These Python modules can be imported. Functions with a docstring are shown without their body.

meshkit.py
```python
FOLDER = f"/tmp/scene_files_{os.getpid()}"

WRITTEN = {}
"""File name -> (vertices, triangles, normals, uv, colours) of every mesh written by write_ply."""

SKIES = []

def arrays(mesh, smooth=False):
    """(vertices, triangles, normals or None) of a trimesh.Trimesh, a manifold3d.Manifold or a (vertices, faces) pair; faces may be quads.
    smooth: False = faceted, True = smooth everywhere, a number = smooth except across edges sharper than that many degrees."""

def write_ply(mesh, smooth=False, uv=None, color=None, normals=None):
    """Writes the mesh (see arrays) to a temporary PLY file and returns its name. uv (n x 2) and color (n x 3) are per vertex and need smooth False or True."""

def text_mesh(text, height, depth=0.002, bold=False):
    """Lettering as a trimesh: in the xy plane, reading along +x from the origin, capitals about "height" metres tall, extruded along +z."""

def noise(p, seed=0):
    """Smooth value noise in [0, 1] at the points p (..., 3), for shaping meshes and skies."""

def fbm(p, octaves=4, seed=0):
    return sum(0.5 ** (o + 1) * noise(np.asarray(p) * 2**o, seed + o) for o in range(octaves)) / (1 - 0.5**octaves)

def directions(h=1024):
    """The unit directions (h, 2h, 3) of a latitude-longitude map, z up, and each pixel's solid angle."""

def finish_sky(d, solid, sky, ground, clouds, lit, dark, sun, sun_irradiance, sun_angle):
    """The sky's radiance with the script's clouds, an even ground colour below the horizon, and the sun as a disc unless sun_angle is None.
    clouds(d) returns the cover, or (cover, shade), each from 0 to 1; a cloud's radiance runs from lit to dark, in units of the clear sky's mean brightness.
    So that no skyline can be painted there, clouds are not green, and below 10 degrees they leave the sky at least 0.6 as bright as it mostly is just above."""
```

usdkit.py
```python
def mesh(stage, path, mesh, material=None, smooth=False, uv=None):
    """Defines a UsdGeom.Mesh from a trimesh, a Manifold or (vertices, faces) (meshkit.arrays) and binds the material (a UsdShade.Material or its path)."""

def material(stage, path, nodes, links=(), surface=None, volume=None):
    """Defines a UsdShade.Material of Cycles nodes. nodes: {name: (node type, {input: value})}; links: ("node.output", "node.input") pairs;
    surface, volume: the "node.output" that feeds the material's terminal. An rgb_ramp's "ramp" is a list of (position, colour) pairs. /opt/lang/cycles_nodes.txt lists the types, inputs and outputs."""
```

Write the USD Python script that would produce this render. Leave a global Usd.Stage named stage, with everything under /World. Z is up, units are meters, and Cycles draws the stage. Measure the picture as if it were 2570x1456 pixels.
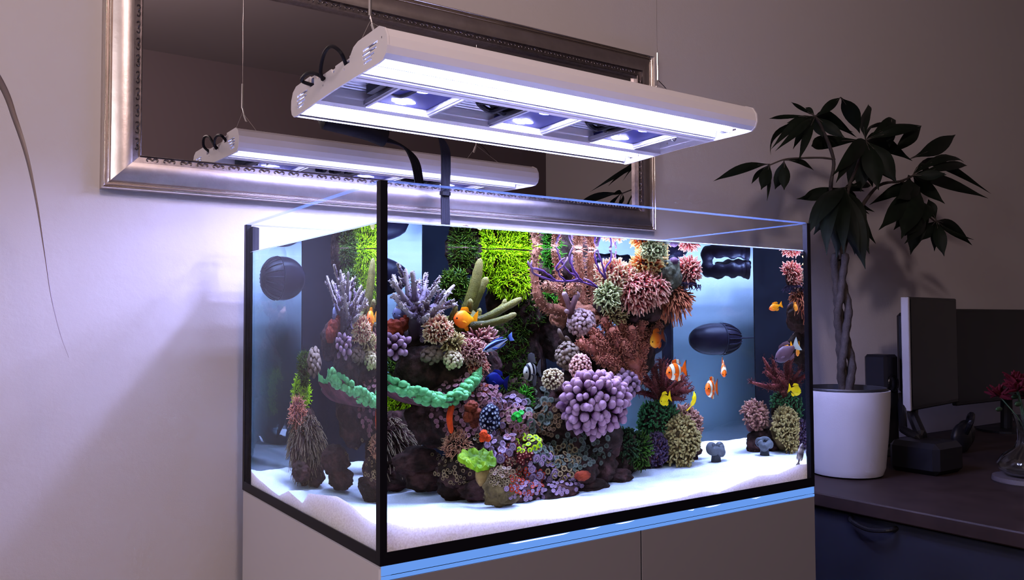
import math, random
import numpy as np, trimesh, usdkit, meshkit
from shapely.geometry import Polygon, LineString, Point, box as sbox
from shapely.ops import unary_union
from pxr import Usd, UsdGeom, UsdLux, UsdShade, Sdf, Gf, Vt

stage = Usd.Stage.CreateInMemory()
UsdGeom.SetStageUpAxis(stage, 'Z'); UsdGeom.SetStageMetersPerUnit(stage, 1.0)
UsdGeom.Xform.Define(stage, '/World')
Z0 = 0.75            # the tank's base stands this high above the floor; all coordinates below are measured from that base

# ------------------------------------------------------------------ camera
CF, CX, CY, CZ, YAW, PIT, ROL = 2081.65, -.4671, -.9896, .315, .5982, .0377, -.0041
def cam_axes():
    cy, sy, cp, sp, cr, sr = math.cos(YAW), math.sin(YAW), math.cos(PIT), math.sin(PIT), math.cos(ROL), math.sin(ROL)
    fw = np.array([sy*cp, cy*cp, sp]); right = np.array([cy, -sy, 0]); up = np.cross(right, fw)
    return cr*right + sr*up, -sr*right + cr*up, fw
RT, UP, FW = cam_axes(); EYE = np.array([CX, CY, CZ])
cam = UsdGeom.Camera.Define(stage, '/World/camera')
m4 = Gf.Matrix4d(*[float(x) for x in (*RT, 0, *UP, 0, *(-FW), 0, CX, CY, CZ + Z0, 1)])
cam.AddTransformOp().Set(m4)
cam.CreateHorizontalApertureAttr(36.0); cam.CreateVerticalApertureAttr(36.0*1456/2570)
cam.CreateFocalLengthAttr(36.0*CF/2570); cam.CreateClippingRangeAttr(Gf.Vec2f(.05, 100))
cam.CreateExposureAttr(0.0)

# ------------------------------------------------------------------ lights of the room (off to the left, outside the picture)
def ball(name, at, r, i, c):
    l = UsdLux.SphereLight.Define(stage, '/World/' + name); l.CreateRadiusAttr(r); l.AddTranslateOp().Set(Gf.Vec3d(at[0], at[1], at[2] + Z0))
    l.CreateIntensityAttr(i); l.CreateColorAttr(Gf.Vec3f(*c))
ball('room_lamp_light', (-1.75, -.75, 1.0), .11, 92., (1, .90, .95))
ball('hall_light', (-.35, -1.55, 1.70), .12, 160., (1, .77, .75))
TUBE = 190.0         # brightness of the aquarium lamp's fluorescent tubes
LED = 1500.0

# ------------------------------------------------------------------ helpers
UsdGeom.Scope.Define(stage, '/World/Looks')
used = {}
def numbered(path):
    n = used.get(path, 0); used[path] = n + 1
    return path if n == 0 else '%s_%03d' % (path, n)
def tagp(p, label=None, cat=None, group=None, kind=None):
    for k, v in (('label', label), ('category', cat), ('group', group), ('kind', kind)):
        if v: p.SetCustomDataByKey(k, v)
    return p
def thing(name, label, cat, group=None, at=(0, 0, 0), kind=None):
    x = UsdGeom.Xform.Define(stage, numbered('/World/' + name))
    x.AddTranslateOp().Set(Gf.Vec3d(float(at[0]), float(at[1]), float(at[2]) + Z0))
    p = x.GetPrim(); p.SetCustomDataByKey('at', Gf.Vec3d(*map(float, at)))
    OFF[str(p.GetPath())] = np.array([at[0], at[1], at[2] + Z0], float)
    return tagp(p, label, cat, group, kind)
OFF = {}
def arr(m):
    if hasattr(m, 'vertices'): return np.array(m.vertices, float), np.array(m.faces), None
    return m
def put(name, mesh, mat, parent=None, label=None, cat=None, group=None, kind=None, smooth=False):
    """One mesh prim. Vertices are given in the tank's coordinates; the parent's own place is taken off them."""
    v, f, *t = arr(mesh); t = t[0] if t else None
    v = np.asarray(v, float) + [0, 0, Z0]
    base = '/World' if parent is None else str(parent.GetPath())
    root = '/'.join(base.split('/')[:3])
    if root in OFF: v = v - OFF[root]
    path = numbered(base + '/' + name)
    g = usdkit.mesh(stage, path, (v, f), MATS[mat] if isinstance(mat, str) else mat, smooth=smooth if t is None else True)
    if t is not None:
        UsdGeom.PrimvarsAPI(g).CreatePrimvar('tint', Sdf.ValueTypeNames.FloatArray, 'vertex').Set(Vt.FloatArray.FromNumpy(np.asarray(t, np.float32)))
    p = g.GetPrim()
    return tagp(p, label, cat, group, kind)

MATS = {}
def lin(c): return tuple(float(((x/255. + .055)/1.055)**2.4 if x > 10 else x/255./12.92) for x in c)
def mat(name, c, rough=.5, c2=None, scale=20., metal=0., bump=0., bscale=None, spec=.5, det=4., ramp=(.35, .65), **kw):
    """A principled material; colours c and c2 (linear) are mixed by noise, bump is relief in metres."""
    nodes = {'p': ('principled_bsdf', dict(base_color=c, roughness=rough, metallic=metal, specular_ior_level=spec, **kw)), 'g': ('geometry', {})}
    links = []
    if c2 is not None:
        nodes['n'] = ('noise_texture', dict(scale=scale, detail=det, roughness=.6)); nodes['r'] = ('rgb_ramp', {'ramp': [(0, c), (ramp[0], c), (ramp[1], c2), (1, c2)]})
        links += [('g.position', 'n.vector'), ('n.fac', 'r.fac'), ('r.color', 'p.base_color')]
    if bump:
        nodes['bn'] = ('noise_texture', dict(scale=bscale or scale, detail=5., roughness=.65)); nodes['b'] = ('bump', dict(strength=1., distance=bump))
        links += [('g.position', 'bn.vector'), ('bn.fac', 'b.height'), ('b.normal', 'p.normal')]
    MATS[name] = usdkit.material(stage, '/World/Looks/' + name, nodes, links, surface='p.BSDF'); return name
def tmat(name, stops, rough=.45, var=.35, scale=60., bump=0., sss=0., hard=False, spec=.4, trans=0.):
    """Colour runs along the mesh's own tint value (0 at a tentacle's foot, 1 at its tip), broken by a little noise."""
    nodes = {'a': ('attribute', {'attribute': 'tint'}), 'r': ('rgb_ramp', {'ramp': stops, 'interpolate': not hard}), 'g': ('geometry', {}),
             'n': ('noise_texture', dict(scale=scale, detail=3.)), 'nr': ('rgb_ramp', {'ramp': [(0, (1-var,)*3), (.3, (1-var,)*3), (.7, (1, 1, 1)), (1, (1, 1, 1))]}),
             'm': ('mix', dict(mix_type='multiply', fac=1.)), 'p': ('principled_bsdf', dict(roughness=rough, specular_ior_level=spec))}
    links = [('a.fac', 'r.fac'), ('g.position', 'n.vector'), ('n.fac', 'nr.fac'), ('r.color', 'm.color1'), ('nr.color', 'm.color2'), ('m.color', 'p.base_color')]
    surf = 'p.BSDF'
    if bump:
        nodes['bn'] = ('noise_texture', dict(scale=scale*4, detail=4.)); nodes['b'] = ('bump', dict(strength=1., distance=bump))
        links += [('g.position', 'bn.vector'), ('bn.fac', 'b.height'), ('b.normal', 'p.normal')]
    if trans:
        nodes['t'] = ('translucent_bsdf', {}); nodes['mx'] = ('mix_closure', dict(fac=trans))
        links += [('m.color', 't.color'), ('p.BSDF', 'mx.closure1'), ('t.BSDF', 'mx.closure2')]; surf = 'mx.closure'
    MATS[name] = usdkit.material(stage, '/World/Looks/' + name, nodes, links, surface=surf); return name
def emat(name, c, s):
    MATS[name] = usdkit.material(stage, '/World/Looks/' + name, {'e': ('emission', dict(color=c, strength=s))}, (), surface='e.emission'); return name
def pane(name, tint=(1, 1, 1), f0=.04, fg=.96):
    """Window glass: see-through, with the reflection of a sheet that grows towards grazing angles."""
    MATS[name] = usdkit.material(stage, '/World/Looks/' + name, {
        'lw': ('layer_weight', dict(blend=.5)), 'pw': ('math', dict(math_type='power', value2=5.)), 'ma': ('math', dict(math_type='multiply_add', value2=fg, value3=f0)),
        't': ('transparent_bsdf', dict(color=tint)), 'g': ('glossy_bsdf', dict(color=(1, 1, 1), roughness=0.)), 'x': ('mix_closure', {})},
        [('lw.facing', 'pw.value1'), ('pw.value', 'ma.value1'), ('ma.value', 'x.fac'), ('t.BSDF', 'x.closure1'), ('g.BSDF', 'x.closure2')], surface='x.closure'); return name

def bx(x0, x1, y0, y1, z0, z1):
    m = trimesh.creation.box([x1-x0, y1-y0, z1-z0]); m.apply_translation([(x0+x1)/2, (y0+y1)/2, (z0+z1)/2]); return m
def cat(*ms):
    V, F, T, n = [], [], [], 0
    ms = [arr(m) if not isinstance(m, tuple) else m for m in ms]
    for v, f, *t in ms:
        V.append(v); F.append(np.asarray(f) + n); n += len(v)
        T.append(t[0] if t and t[0] is not None else None)
    return np.vstack(V), np.vstack(F), (np.concatenate(T) if all(t is not None for t in T) else None)
def rbx(x0, x1, y0, y1, z0, z1, r=.003):
    """A box with chamfered edges."""
    import itertools
    pts = []
    for sx, sy, sz in itertools.product((0, 1), repeat=3):
        c = np.array([x1 if sx else x0, y1 if sy else y0, z1 if sz else z0]); d = np.array([-1 if sx else 1, -1 if sy else 1, -1 if sz else 1])*r
        for k in range(3):
            q = c + d; q[k] = c[k]; pts.append(q)
    return trimesh.convex.convex_hull(np.array(pts))
def unit(v):
    v = np.asarray(v, float); return v/np.maximum(np.linalg.norm(v, axis=-1, keepdims=True), 1e-12)
def tubes(P, R, seg=6, T=None):
    """Many tapering tubes at once. P (M,N,3), R (M,N), T (M,N) tint."""
    P = np.asarray(P, float); R = np.asarray(R, float)
    if P.ndim == 2: P = P[None]
    if R.ndim < 2: R = np.broadcast_to(R, P.shape[:2])
    M, N = P.shape[:2]
    t = unit(np.gradient(P, axis=1)); md = unit(P[:, -1] - P[:, 0] + 1e-9)
    ref = np.where(np.abs(md[:, 2:3]) < .8, np.array([[0, 0, 1.]]), np.array([[1., 0, 0]]))
    u = np.zeros_like(t); prev = np.repeat(ref, 1, 0)
    for k in range(N):                                    # carry the frame along so that it never flips
        tk = t[:, k]; prev = unit(prev - (prev*tk).sum(1, keepdims=True)*tk); u[:, k] = prev
    w = np.cross(t, u); a = np.arange(seg)/seg*2*math.pi
    ring = P[:, :, None] + R[:, :, None, None]*(np.cos(a)[:, None]*u[:, :, None] + np.sin(a)[:, None]*w[:, :, None])
    tip = (P[:, -1] + t[:, -1]*R[:, -1:]*.7)[:, None]; foot = P[:, :1]
    V = np.concatenate([ring.reshape(M, N*seg, 3), tip, foot], 1)
    k, j = np.meshgrid(np.arange(N-1), np.arange(seg), indexing='ij'); k, j = k.ravel(), j.ravel(); j2 = (j+1) % seg
    f = np.concatenate([np.stack([k*seg+j, k*seg+j2, (k+1)*seg+j2], 1), np.stack([k*seg+j, (k+1)*seg+j2, (k+1)*seg+j], 1)])
    jj = np.arange(seg); f = np.concatenate([f, np.stack([(N-1)*seg+jj, (N-1)*seg+(jj+1) % seg, np.full(seg, N*seg)], 1), np.stack([(jj+1) % seg, jj, np.full(seg, N*seg+1)], 1)])
    F = (f[None] + (np.arange(M)*(N*seg+2))[:, None, None]).reshape(-1, 3)
    T = np.broadcast_to(np.linspace(0, 1, N), (M, N)) if T is None else np.broadcast_to(T, (M, N))
    TT = np.concatenate([np.repeat(T, seg, 1), T[:, -1:], T[:, :1]], 1)
    return V.reshape(-1, 3), F, TT.ravel()
def curve(pts, n):
    """Catmull-Rom through pts, n samples."""
    p = np.asarray(pts, float); p = np.vstack([2*p[0]-p[1], p, 2*p[-1]-p[-2]]); s = np.linspace(0, len(p)-3-1e-9, n); i = s.astype(int); t = (s-i)[:, None]
    a, b, c, d = p[i], p[i+1], p[i+2], p[i+3]
    return .5*(2*b + (c-a)*t + (2*a-5*b+4*c-d)*t*t + (3*b-a-3*c+d)*t**3)
def rod(pts, r, seg=8, n=None):
    pts = np.asarray(pts, float); P = curve(pts, n) if n else pts
    return tubes(P[None], np.broadcast_to(r, (1, len(P))), seg)[:2]
def lathe(prof, c=(0, 0, 0), seg=32):
    prof = np.asarray(prof, float); m = trimesh.creation.revolve(prof, sections=seg); m.apply_translation(c); return m
def extr(poly, h, frame):
    """Extrudes a shapely polygon by h; frame is (origin, axis of x, axis of y, axis of the extrusion)."""
    ps = getattr(poly, 'geoms', [poly]); out = []
    for g in ps:
        m = trimesh.creation.extrude_polygon(g, h, engine='earcut'); v = np.asarray(m.vertices); o, ax, ay, az = map(np.asarray, frame)
        vv = o + v[:, :1]*ax + v[:, 1:2]*ay + v[:, 2:3]*az; ff = np.asarray(m.faces)
        if np.dot(np.cross(ax, ay), az) < 0: ff = ff[:, ::-1]
        out.append((vv, ff))
    return cat(*out)[:2]
_ico = {}
def ico(n):
    if n not in _ico:
        m = trimesh.creation.icosphere(n, 1.0); _ico[n] = (np.array(m.vertices), np.array(m.faces))
    return _ico[n]
def blob(c, r, sub=3, amp=.25, freq=2.2, seed=0, oct=4):
    """A lumpy boulder: a sphere pushed in and out by noise; tint is the relief."""
    v, f = ico(sub); n = meshkit.fbm(v*freq + seed*7.31, oct, seed)
    d = 1 + amp*2*(n - .5)
    return np.asarray(c, float) + v*d[:, None]*np.asarray(r, float), f, np.clip(n, 0, 1)

# where a pixel of the photograph lies: in air on a plane, or in the water behind the front or the left pane (bent by the water)
def ray(px, py):
    d = FW + RT*(px-1285)/CF - UP*(py-728)/CF; return d/np.linalg.norm(d)
def A(px, py, y):
    d = ray(px, py); return EYE + d*(y - EYE[1])/d[1]
def Az(px, py, z):
    d = ray(px, py); return EYE + d*(z - EYE[2])/d[2]
GL = .008
def K(px, py, y, side=False):
    d = ray(px, py); ax = 0 if side else 1; p = EYE + d*(GL - EYE[ax])/d[ax]; e = d/1.33; s = e.copy(); s[ax] = 0; e[ax] = math.sqrt(1 - s @ s)
    return p + e*(y - p[1])/e[1]
def S(px, py, y):
    return abs(K(px, py-5, y)[2] - K(px, py+5, y)[2])/10
# ------------------------------------------------------------------ materials of the room and the tank
mat('wall_paint', (.44, .405, .40), .8, bump=.0007, bscale=45., spec=.15)
mat('ceiling_paint', (.26, .225, .235), .8)
mat('floor_wood', (.10, .06, .04), .45, (.15, .09, .06), 6.)
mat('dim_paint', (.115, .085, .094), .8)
mat('frame_metal', (.46, .40, .37), .40, (.54, .48, .45), 30., metal=1., bump=.0002, bscale=120.)
mat('frame_bead', (.70, .64, .58), .16, metal=1.)
mat('frame_dark', (.20, .17, .17), .38, (.30, .26, .26), 90., metal=1.)
mat('mirror_silver', (.86, .85, .85), .0, metal=1.)
mat('silicone', (.004, .004, .007), .4, spec=.12)
mat('black_plastic', (.006, .006, .008), .4, spec=.2)
mat('pump_plastic', (.003, .0025, .005), .33, (.007, .0055, .010), 70., spec=.06)
mat('weir_black', (.003, .0035, .005), .35, (.005, .006, .008), 14., spec=.04)
mat('lamp_white', (.62, .59, .60), .32)
mat('lamp_alu', (.50, .50, .54), .32, metal=1.)
mat('lamp_ribs', (.34, .34, .38), .36, metal=1.)
mat('reflector', (.92, .93, .95), .35, metal=.4)
mat('steel', (.66, .64, .62), .25, metal=1.)
mat('cable', (.006, .0055, .009), .5, spec=.12)
mat('led_board', (.010, .012, .10), .5, spec=.15)
mat('cabinet_side', (.50, .48, .50), .38)
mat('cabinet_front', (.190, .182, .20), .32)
mat('cabinet_dark', (.02, .02, .025), .5)
mat('desk_wood', (.016, .0095, .0088), .5, (.028, .017, .016), 9., spec=.2)
mat('desk_panel', (.012, .014, .026), .6, spec=.3)
mat('pot_white', (.36, .355, .38), .5, bump=.0002, bscale=200.)
mat('pot_dark', (.01, .01, .012), .5)
mat('soil', (.02, .014, .01), .9)
mat('bark', (.012, .0075, .006), .8, (.026, .017, .014), 90., bump=.0015, bscale=140.)
mat('leaf_green', (.003, .0055, .003), .6, (.005, .009, .005), 30., spec=.12)
mat('twig', (.05, .04, .035), .7)
mat('screen_black', (.003, .003, .004), .3, spec=.2)
mat('bezel_grey', (.35, .35, .40), .35)
mat('frond', (.20, .15, .14), .38)
mat('petal_red', (.04, .002, .005), .7, spec=.1)
mat('stem_green', (.02, .05, .02), .5)
mat('coaster', (.05, .04, .043), .6)
emat('tube_glow', (.42, .46, 1.0), TUBE)
emat('led_glow', (.45, .46, 1.0), LED)
emat('strip_glow', (.16, .38, 1.0), .85)
emat('strip_hot', (.75, .88, 1.0), 1.6)
pane('tank_glass', (.985, .995, 1.0), .010, .16)
MATS['vase_glass'] = usdkit.material(stage, '/World/Looks/vase_glass', {'g': ('principled_bsdf', dict(base_color=(.9, .95, .95), transmission_weight=1., roughness=.02, ior=1.45))}, (), surface='g.BSDF')
MATS['glass_edge'] = usdkit.material(stage, '/World/Looks/glass_edge', {'d': ('diffuse_bsdf', dict(color=(.14,.24,.42))), 't': ('translucent_bsdf', dict(color=(.14,.24,.45))), 'm': ('mix_closure', dict(fac=.5)),
    'x': ('transparent_bsdf', {}), 'm2': ('mix_closure', dict(fac=.22))}, [('d.BSDF', 'm.closure1'), ('t.BSDF', 'm.closure2'), ('x.BSDF', 'm2.closure1'), ('m.closure', 'm2.closure2')], surface='m2.closure')
MATS['meniscus'] = usdkit.material(stage, '/World/Looks/meniscus', {'d': ('diffuse_bsdf', dict(color=(.75, .85, .95))), 't': ('translucent_bsdf', dict(color=(.75, .85, .95))), 'm': ('mix_closure', dict(fac=.5))},
    [('d.BSDF', 'm.closure1'), ('t.BSDF', 'm.closure2')], surface='m.closure')
# the water: its sides bend the view like any body of water; its top is a sheet that mirrors from below
MATS['water_side'] = usdkit.material(stage, '/World/Looks/water_side', {'r': ('refraction_bsdf', dict(color=(.76, .97, 1.0), IOR=1.33, roughness=0.)), 'g': ('glossy_bsdf', dict(color=(1, 1, 1), roughness=0.)),
    'f': ('fresnel', dict(IOR=1.33)), 'geo': ('geometry', {}), 'k': ('math', dict(math_type='multiply_add', value2=.62, value3=.38)), 'm': ('math', dict(math_type='multiply')), 'x': ('mix_closure', {})},
    [('geo.backfacing', 'k.value1'), ('f.fac', 'm.value1'), ('k.value', 'm.value2'), ('m.value', 'x.fac'), ('r.BSDF', 'x.closure1'), ('g.BSDF', 'x.closure2')], surface='x.closure')
MATS['water_top'] = usdkit.material(stage, '/World/Looks/water_top', {'f': ('fresnel', dict(IOR=1.33)), 't': ('transparent_bsdf', dict(color=(.94, .985, 1.0))), 'g': ('glossy_bsdf', dict(color=(.97, .99, 1), roughness=0.)), 'x': ('mix_closure', {})},
    [('f.fac', 'x.fac'), ('t.BSDF', 'x.closure1'), ('g.BSDF', 'x.closure2')], surface='x.closure')
MATS['sand'] = usdkit.material(stage, '/World/Looks/sand', {'g': ('geometry', {}), 'n': ('noise_texture', dict(scale=420., detail=3.)), 'r': ('rgb_ramp', {'ramp': [(0, (.58, .52, .51)), (.36, (.80, .75, .72)), (.6, (.93, .89, .87)), (1, (.96, .94, .92))]}),
    'bn': ('noise_texture', dict(scale=300., detail=4.)), 'b': ('bump', dict(strength=.8, distance=.001)), 'p': ('principled_bsdf', dict(roughness=.8, specular_ior_level=.05, subsurface_weight=.35, subsurface_scale=.004, subsurface_radius=(1., .95, 1.1)))},
    [('g.position', 'n.vector'), ('n.fac', 'r.fac'), ('r.color', 'p.base_color'), ('g.position', 'bn.vector'), ('bn.fac', 'b.height'), ('b.normal', 'p.normal')], surface='p.BSDF')

# ------------------------------------------------------------------ the room
YW = .684
XL, XR, YF, ZF, ZC = -2.6, 3.95, -3.6, -Z0, 2.15
def st(name, mesh, m, label, **k): return put(name, mesh, m, None, label, kind='structure', **k)
st('floor', bx(XL, XR, YF, YW, ZF-.1, ZF), 'floor_wood', 'dark wooden floor of the room')
st('ceiling', bx(XL, XR, YF, YW, ZC, ZC+.1), 'ceiling_paint', 'pale painted ceiling of the room')
st('wall_back', bx(XL-.1, XR+.1, YW, YW+.1, ZF, ZC), 'wall_paint', 'pale painted wall carrying the framed mirror')
st('wall_left', bx(XL-.1, XL, YF, YW, ZF, ZC), 'wall_paint', 'pale painted side wall left of the mirror wall')
st('wall_right', bx(XR, XR+.1, YF, YW, ZF, ZC), 'wall_paint', 'side wall beyond the desk')
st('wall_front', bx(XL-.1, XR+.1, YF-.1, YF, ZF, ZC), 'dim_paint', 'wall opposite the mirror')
st('baseboard_back', bx(XL, XR, YW-.014, YW, ZF, ZF+.07), 'lamp_white', 'white skirting board along the mirror wall')

# ------------------------------------------------------------------ wall mirror
MX0, MX1, MZ0, MZ1, YM = -.240, 1.136, .560, 1.045, .672
fr = thing('wall_mirror', 'wide wall mirror in a silver moulded frame with a carved inner band', 'mirror', at=(.45, YW, .56))
fw_ = .066
def rail(prof, side):
    """A mitred rail: prof is [(distance in from the outer edge, height off the wall)]."""
    pr = np.asarray(prof, float); w, h = pr[:, 0], pr[:, 1]
    cor = {'bottom': ((MX0, MZ0), (MX1, MZ0), (1, 1), (-1, 1)), 'top': ((MX1, MZ1), (MX0, MZ1), (-1, -1), (1, -1)),
           'left': ((MX0, MZ1), (MX0, MZ0), (1, -1), (1, 1)), 'right': ((MX1, MZ0), (MX1, MZ1), (-1, 1), (-1, -1))}[side]
    a = np.stack([cor[0][0] + w*cor[2][0], YW - h, cor[0][1] + w*cor[2][1]], 1); b = np.stack([cor[1][0] + w*cor[3][0], YW - h, cor[1][1] + w*cor[3][1]], 1)
    n = len(pr); V = np.vstack([a, b]); i = np.arange(n-1)
    return V, np.vstack([np.stack([i, i+n, i+n+1], 1), np.stack([i, i+n+1, i+1], 1)])
c_ = lambda t: .5 - .5*math.cos(t)
body = [(0, 0), (0, .020)]
bead1 = [(0, .020), (.0008, .0245), (.003, .0265), (.0052, .0245), (.006, .021)]
groove = [(.006, .021), (.0075, .0195), (.009, .021)]
bead2 = [(.009, .021), (.0096, .0235), (.011, .0245), (.0125, .0235), (.013, .021)]
scoop = [(.013, .021)] + [(.013 + .037*t, .021 + .011*math.sin(math.pi*(.06 + .60*t)) ) for t in np.linspace(.05, 1, 14)]
lastw, lasth = scoop[-1]
band = [(lastw, lasth), (lastw+.001, lasth-.007), (.0635, lasth-.009), (.0642, lasth-.005), (.066, lasth-.006), (.066, .008)]
rng = np.random.default_rng(3)
def carving(side, a, b, fixed, vert):
    """Scrolls carved along the inner band."""
    out = []; n = int(abs(b-a)/.030); step = (b-a)/n
    s = np.linspace(0, 1, 12)
    for i in range(n):
        for q, (off, flip) in enumerate(((.28, 1), (.74, -1))):
            c = a + step*(i + off); ang = 4.4*s*flip + (0 if flip > 0 else math.pi); r = .0050*(1 - .72*s)
            along, across = c + r*np.cos(ang)*1.25, fixed + r*np.sin(ang)
            P = np.stack([across, np.full(12, YW - lasth + .0062), along] if vert else [along, np.full(12, YW - lasth + .0062), across], 1); out.append(P)
    return tubes(np.array(out), np.broadcast_to(.0012*(1 - .4*s), (len(out), 12)), 4)[:2]
wc = .0575
for side in ('bottom', 'left', 'right', 'top'):
    put('frame_rail', cat(rail(body, side), rail(groove, side), rail(scoop, side)), 'frame_metal', fr, smooth=28)
    put('bead_moulding', cat(rail(bead1, side), rail(bead2, side)), 'frame_bead', fr, smooth=60)
    put('carved_band', rail(band, side), 'frame_dark', fr)
put('carved_scrolls', carving('b', MX0+.07, MX1-.07, MZ0+wc, False), 'frame_bead', fr, kind='stuff')
put('carved_scrolls', carving('t', MX0+.07, MX1-.07, MZ1-wc, False), 'frame_dark', fr, kind='stuff')
put('carved_scrolls', carving('l', MZ0+.07, MZ1-.07, MX0+wc, True), 'frame_dark', fr, kind='stuff')
put('carved_scrolls', carving('r', MZ0+.07, MZ1-.07, MX1-wc, True), 'frame_dark', fr, kind='stuff')
put('mirror_glass', bx(MX0+.05, MX1-.05, YM, YM+.004, MZ0+.05, MZ1-.05), 'mirror_silver', fr)
put('backing_board', bx(MX0+.01, MX1-.01, YM+.0045, YW-.0005, MZ0+.01, MZ1-.01), 'black_plastic', fr)

# ------------------------------------------------------------------ aquarium cabinet
W, D, H, ZWAT = .90, .60, .50, .447
cab = thing('aquarium_cabinet', 'pale grey cabinet under the aquarium with a blue lit strip along its front edge', 'cabinet', at=(.45, .3, -Z0))
zt = -.0005
put('side_panel', rbx(0, .018, .002, D, ZF+.001, zt), 'cabinet_side', cab)
put('side_panel', rbx(W-.018, W, .002, D, ZF+.001, zt), 'cabinet_side', cab)
put('carcass', cat(bx(.018, W-.018, .022, D-.002, zt-.018, zt), bx(.018, W-.018, .022, D, ZF+.06, ZF+.08), bx(.018, W-.018, D-.01, D, ZF+.08, zt-.018), bx(.018, W-.018, .03, .04, ZF+.001, ZF+.06)), 'cabinet_dark', cab)
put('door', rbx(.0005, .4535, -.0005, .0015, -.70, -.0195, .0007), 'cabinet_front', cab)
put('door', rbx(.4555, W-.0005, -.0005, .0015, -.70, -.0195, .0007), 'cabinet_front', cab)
put('light_strip', cat(bx(.002, W-.001, -.0002, .0018, -.0130, -.0012)), 'strip_glow', cab, label='blue glowing light strip along the top front edge')
put('light_strip', bx(.002, W-.001, -.0008, .0018, -.0190, -.0144), 'strip_glow', cab)
for x0, x1 in ((.20, .31), (.34, .37), (.40, .44), (.56, .575), (.60, .64), (.72, .745)):
    put('light_spot', extr(Polygon([(x0, -.0014), (x0+.012, -.0030), (x1-.012, -.0028), (x1, -.0013)]), .0006, ((0, -.0002, 0), (1, 0, 0), (0, 0, 1), (0, -1, 0))), 'strip_hot', cab)

# ------------------------------------------------------------------ the tank
tank = thing('aquarium', 'rimless glass aquarium with black silicone corners standing on the grey cabinet', 'aquarium', at=(.45, .3, 0))
def glass(x0, x1, y0, y1, z0=.006, z1=H): return bx(x0, x1, y0, y1, z0, z1)
for g, e in (((0, W, 0, GL), (.012, W-.012, 0, GL)), ((0, W, D-GL, D), (.012, W-.012, D-GL, D)), ((0, GL, GL, D-GL), (0, GL, .012, D-.012)), ((W-GL, W, GL, D-GL), (W-GL, W, .012, D-.012))):
    p = put('glass_pane', glass(*g), 'tank_glass', tank)
    put('polished_edge', bx(*e, H-.0002, H+.0016), 'glass_edge', p)
put('bottom_pane', bx(0, W, 0, D, 0, .006), 'silicone', tank)
for x, y in ((0, 0), (W, 0), (0, D), (W, D)):
    sx, sy = (1 if x == 0 else -1), (1 if y == 0 else -1); wl = .0095
    poly = Polygon([(x-.0006*sx, y-.0006*sy), (x+wl*sx, y-.0006*sy), (x+wl*sx, y+.001*sy), (x+.010*sx, y+.0088*sy), (x+.0088*sx, y+.010*sy), (x+.001*sx, y+wl*1.2*sy), (x-.0006*sx, y+wl*1.2*sy)])
    put('silicone_corner', extr(poly, H+.0006, ((0, 0, 0), (1, 0, 0), (0, 1, 0), (0, 0, 1))), 'silicone', tank)
put('silicone_skirt', cat(bx(.0095, W-.0095, -.0006, .001, 0, .0165), bx(-.0006, .001, .0115, D-.0115, 0, .0165)), 'silicone', tank)
put('silicone_skirt', cat(bx(W-.001, W+.0006, .0115, D-.0115, 0, .0165), bx(.0095, W-.0095, D-.001, D+.0006, 0, .0165)), 'silicone', tank)
for x, sx in ((GL, 1), (W-GL, -1)):
    put('silicone_bead', extr(Polygon([(x-.0004*sx, D-GL+.0004), (x+.017*sx, D-GL+.0004), (x-.0004*sx, D-GL-.017)]), H-.012, ((0, 0, .008), (1, 0, 0), (0, 1, 0), (0, 0, 1))), 'silicone', tank)
weir = put('overflow_weir', cat(bx(.285, .625, D-GL-.006, D-GL-.0012, .006, .470)), 'weir_black', tank, label='black overflow box against the rear pane')
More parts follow.
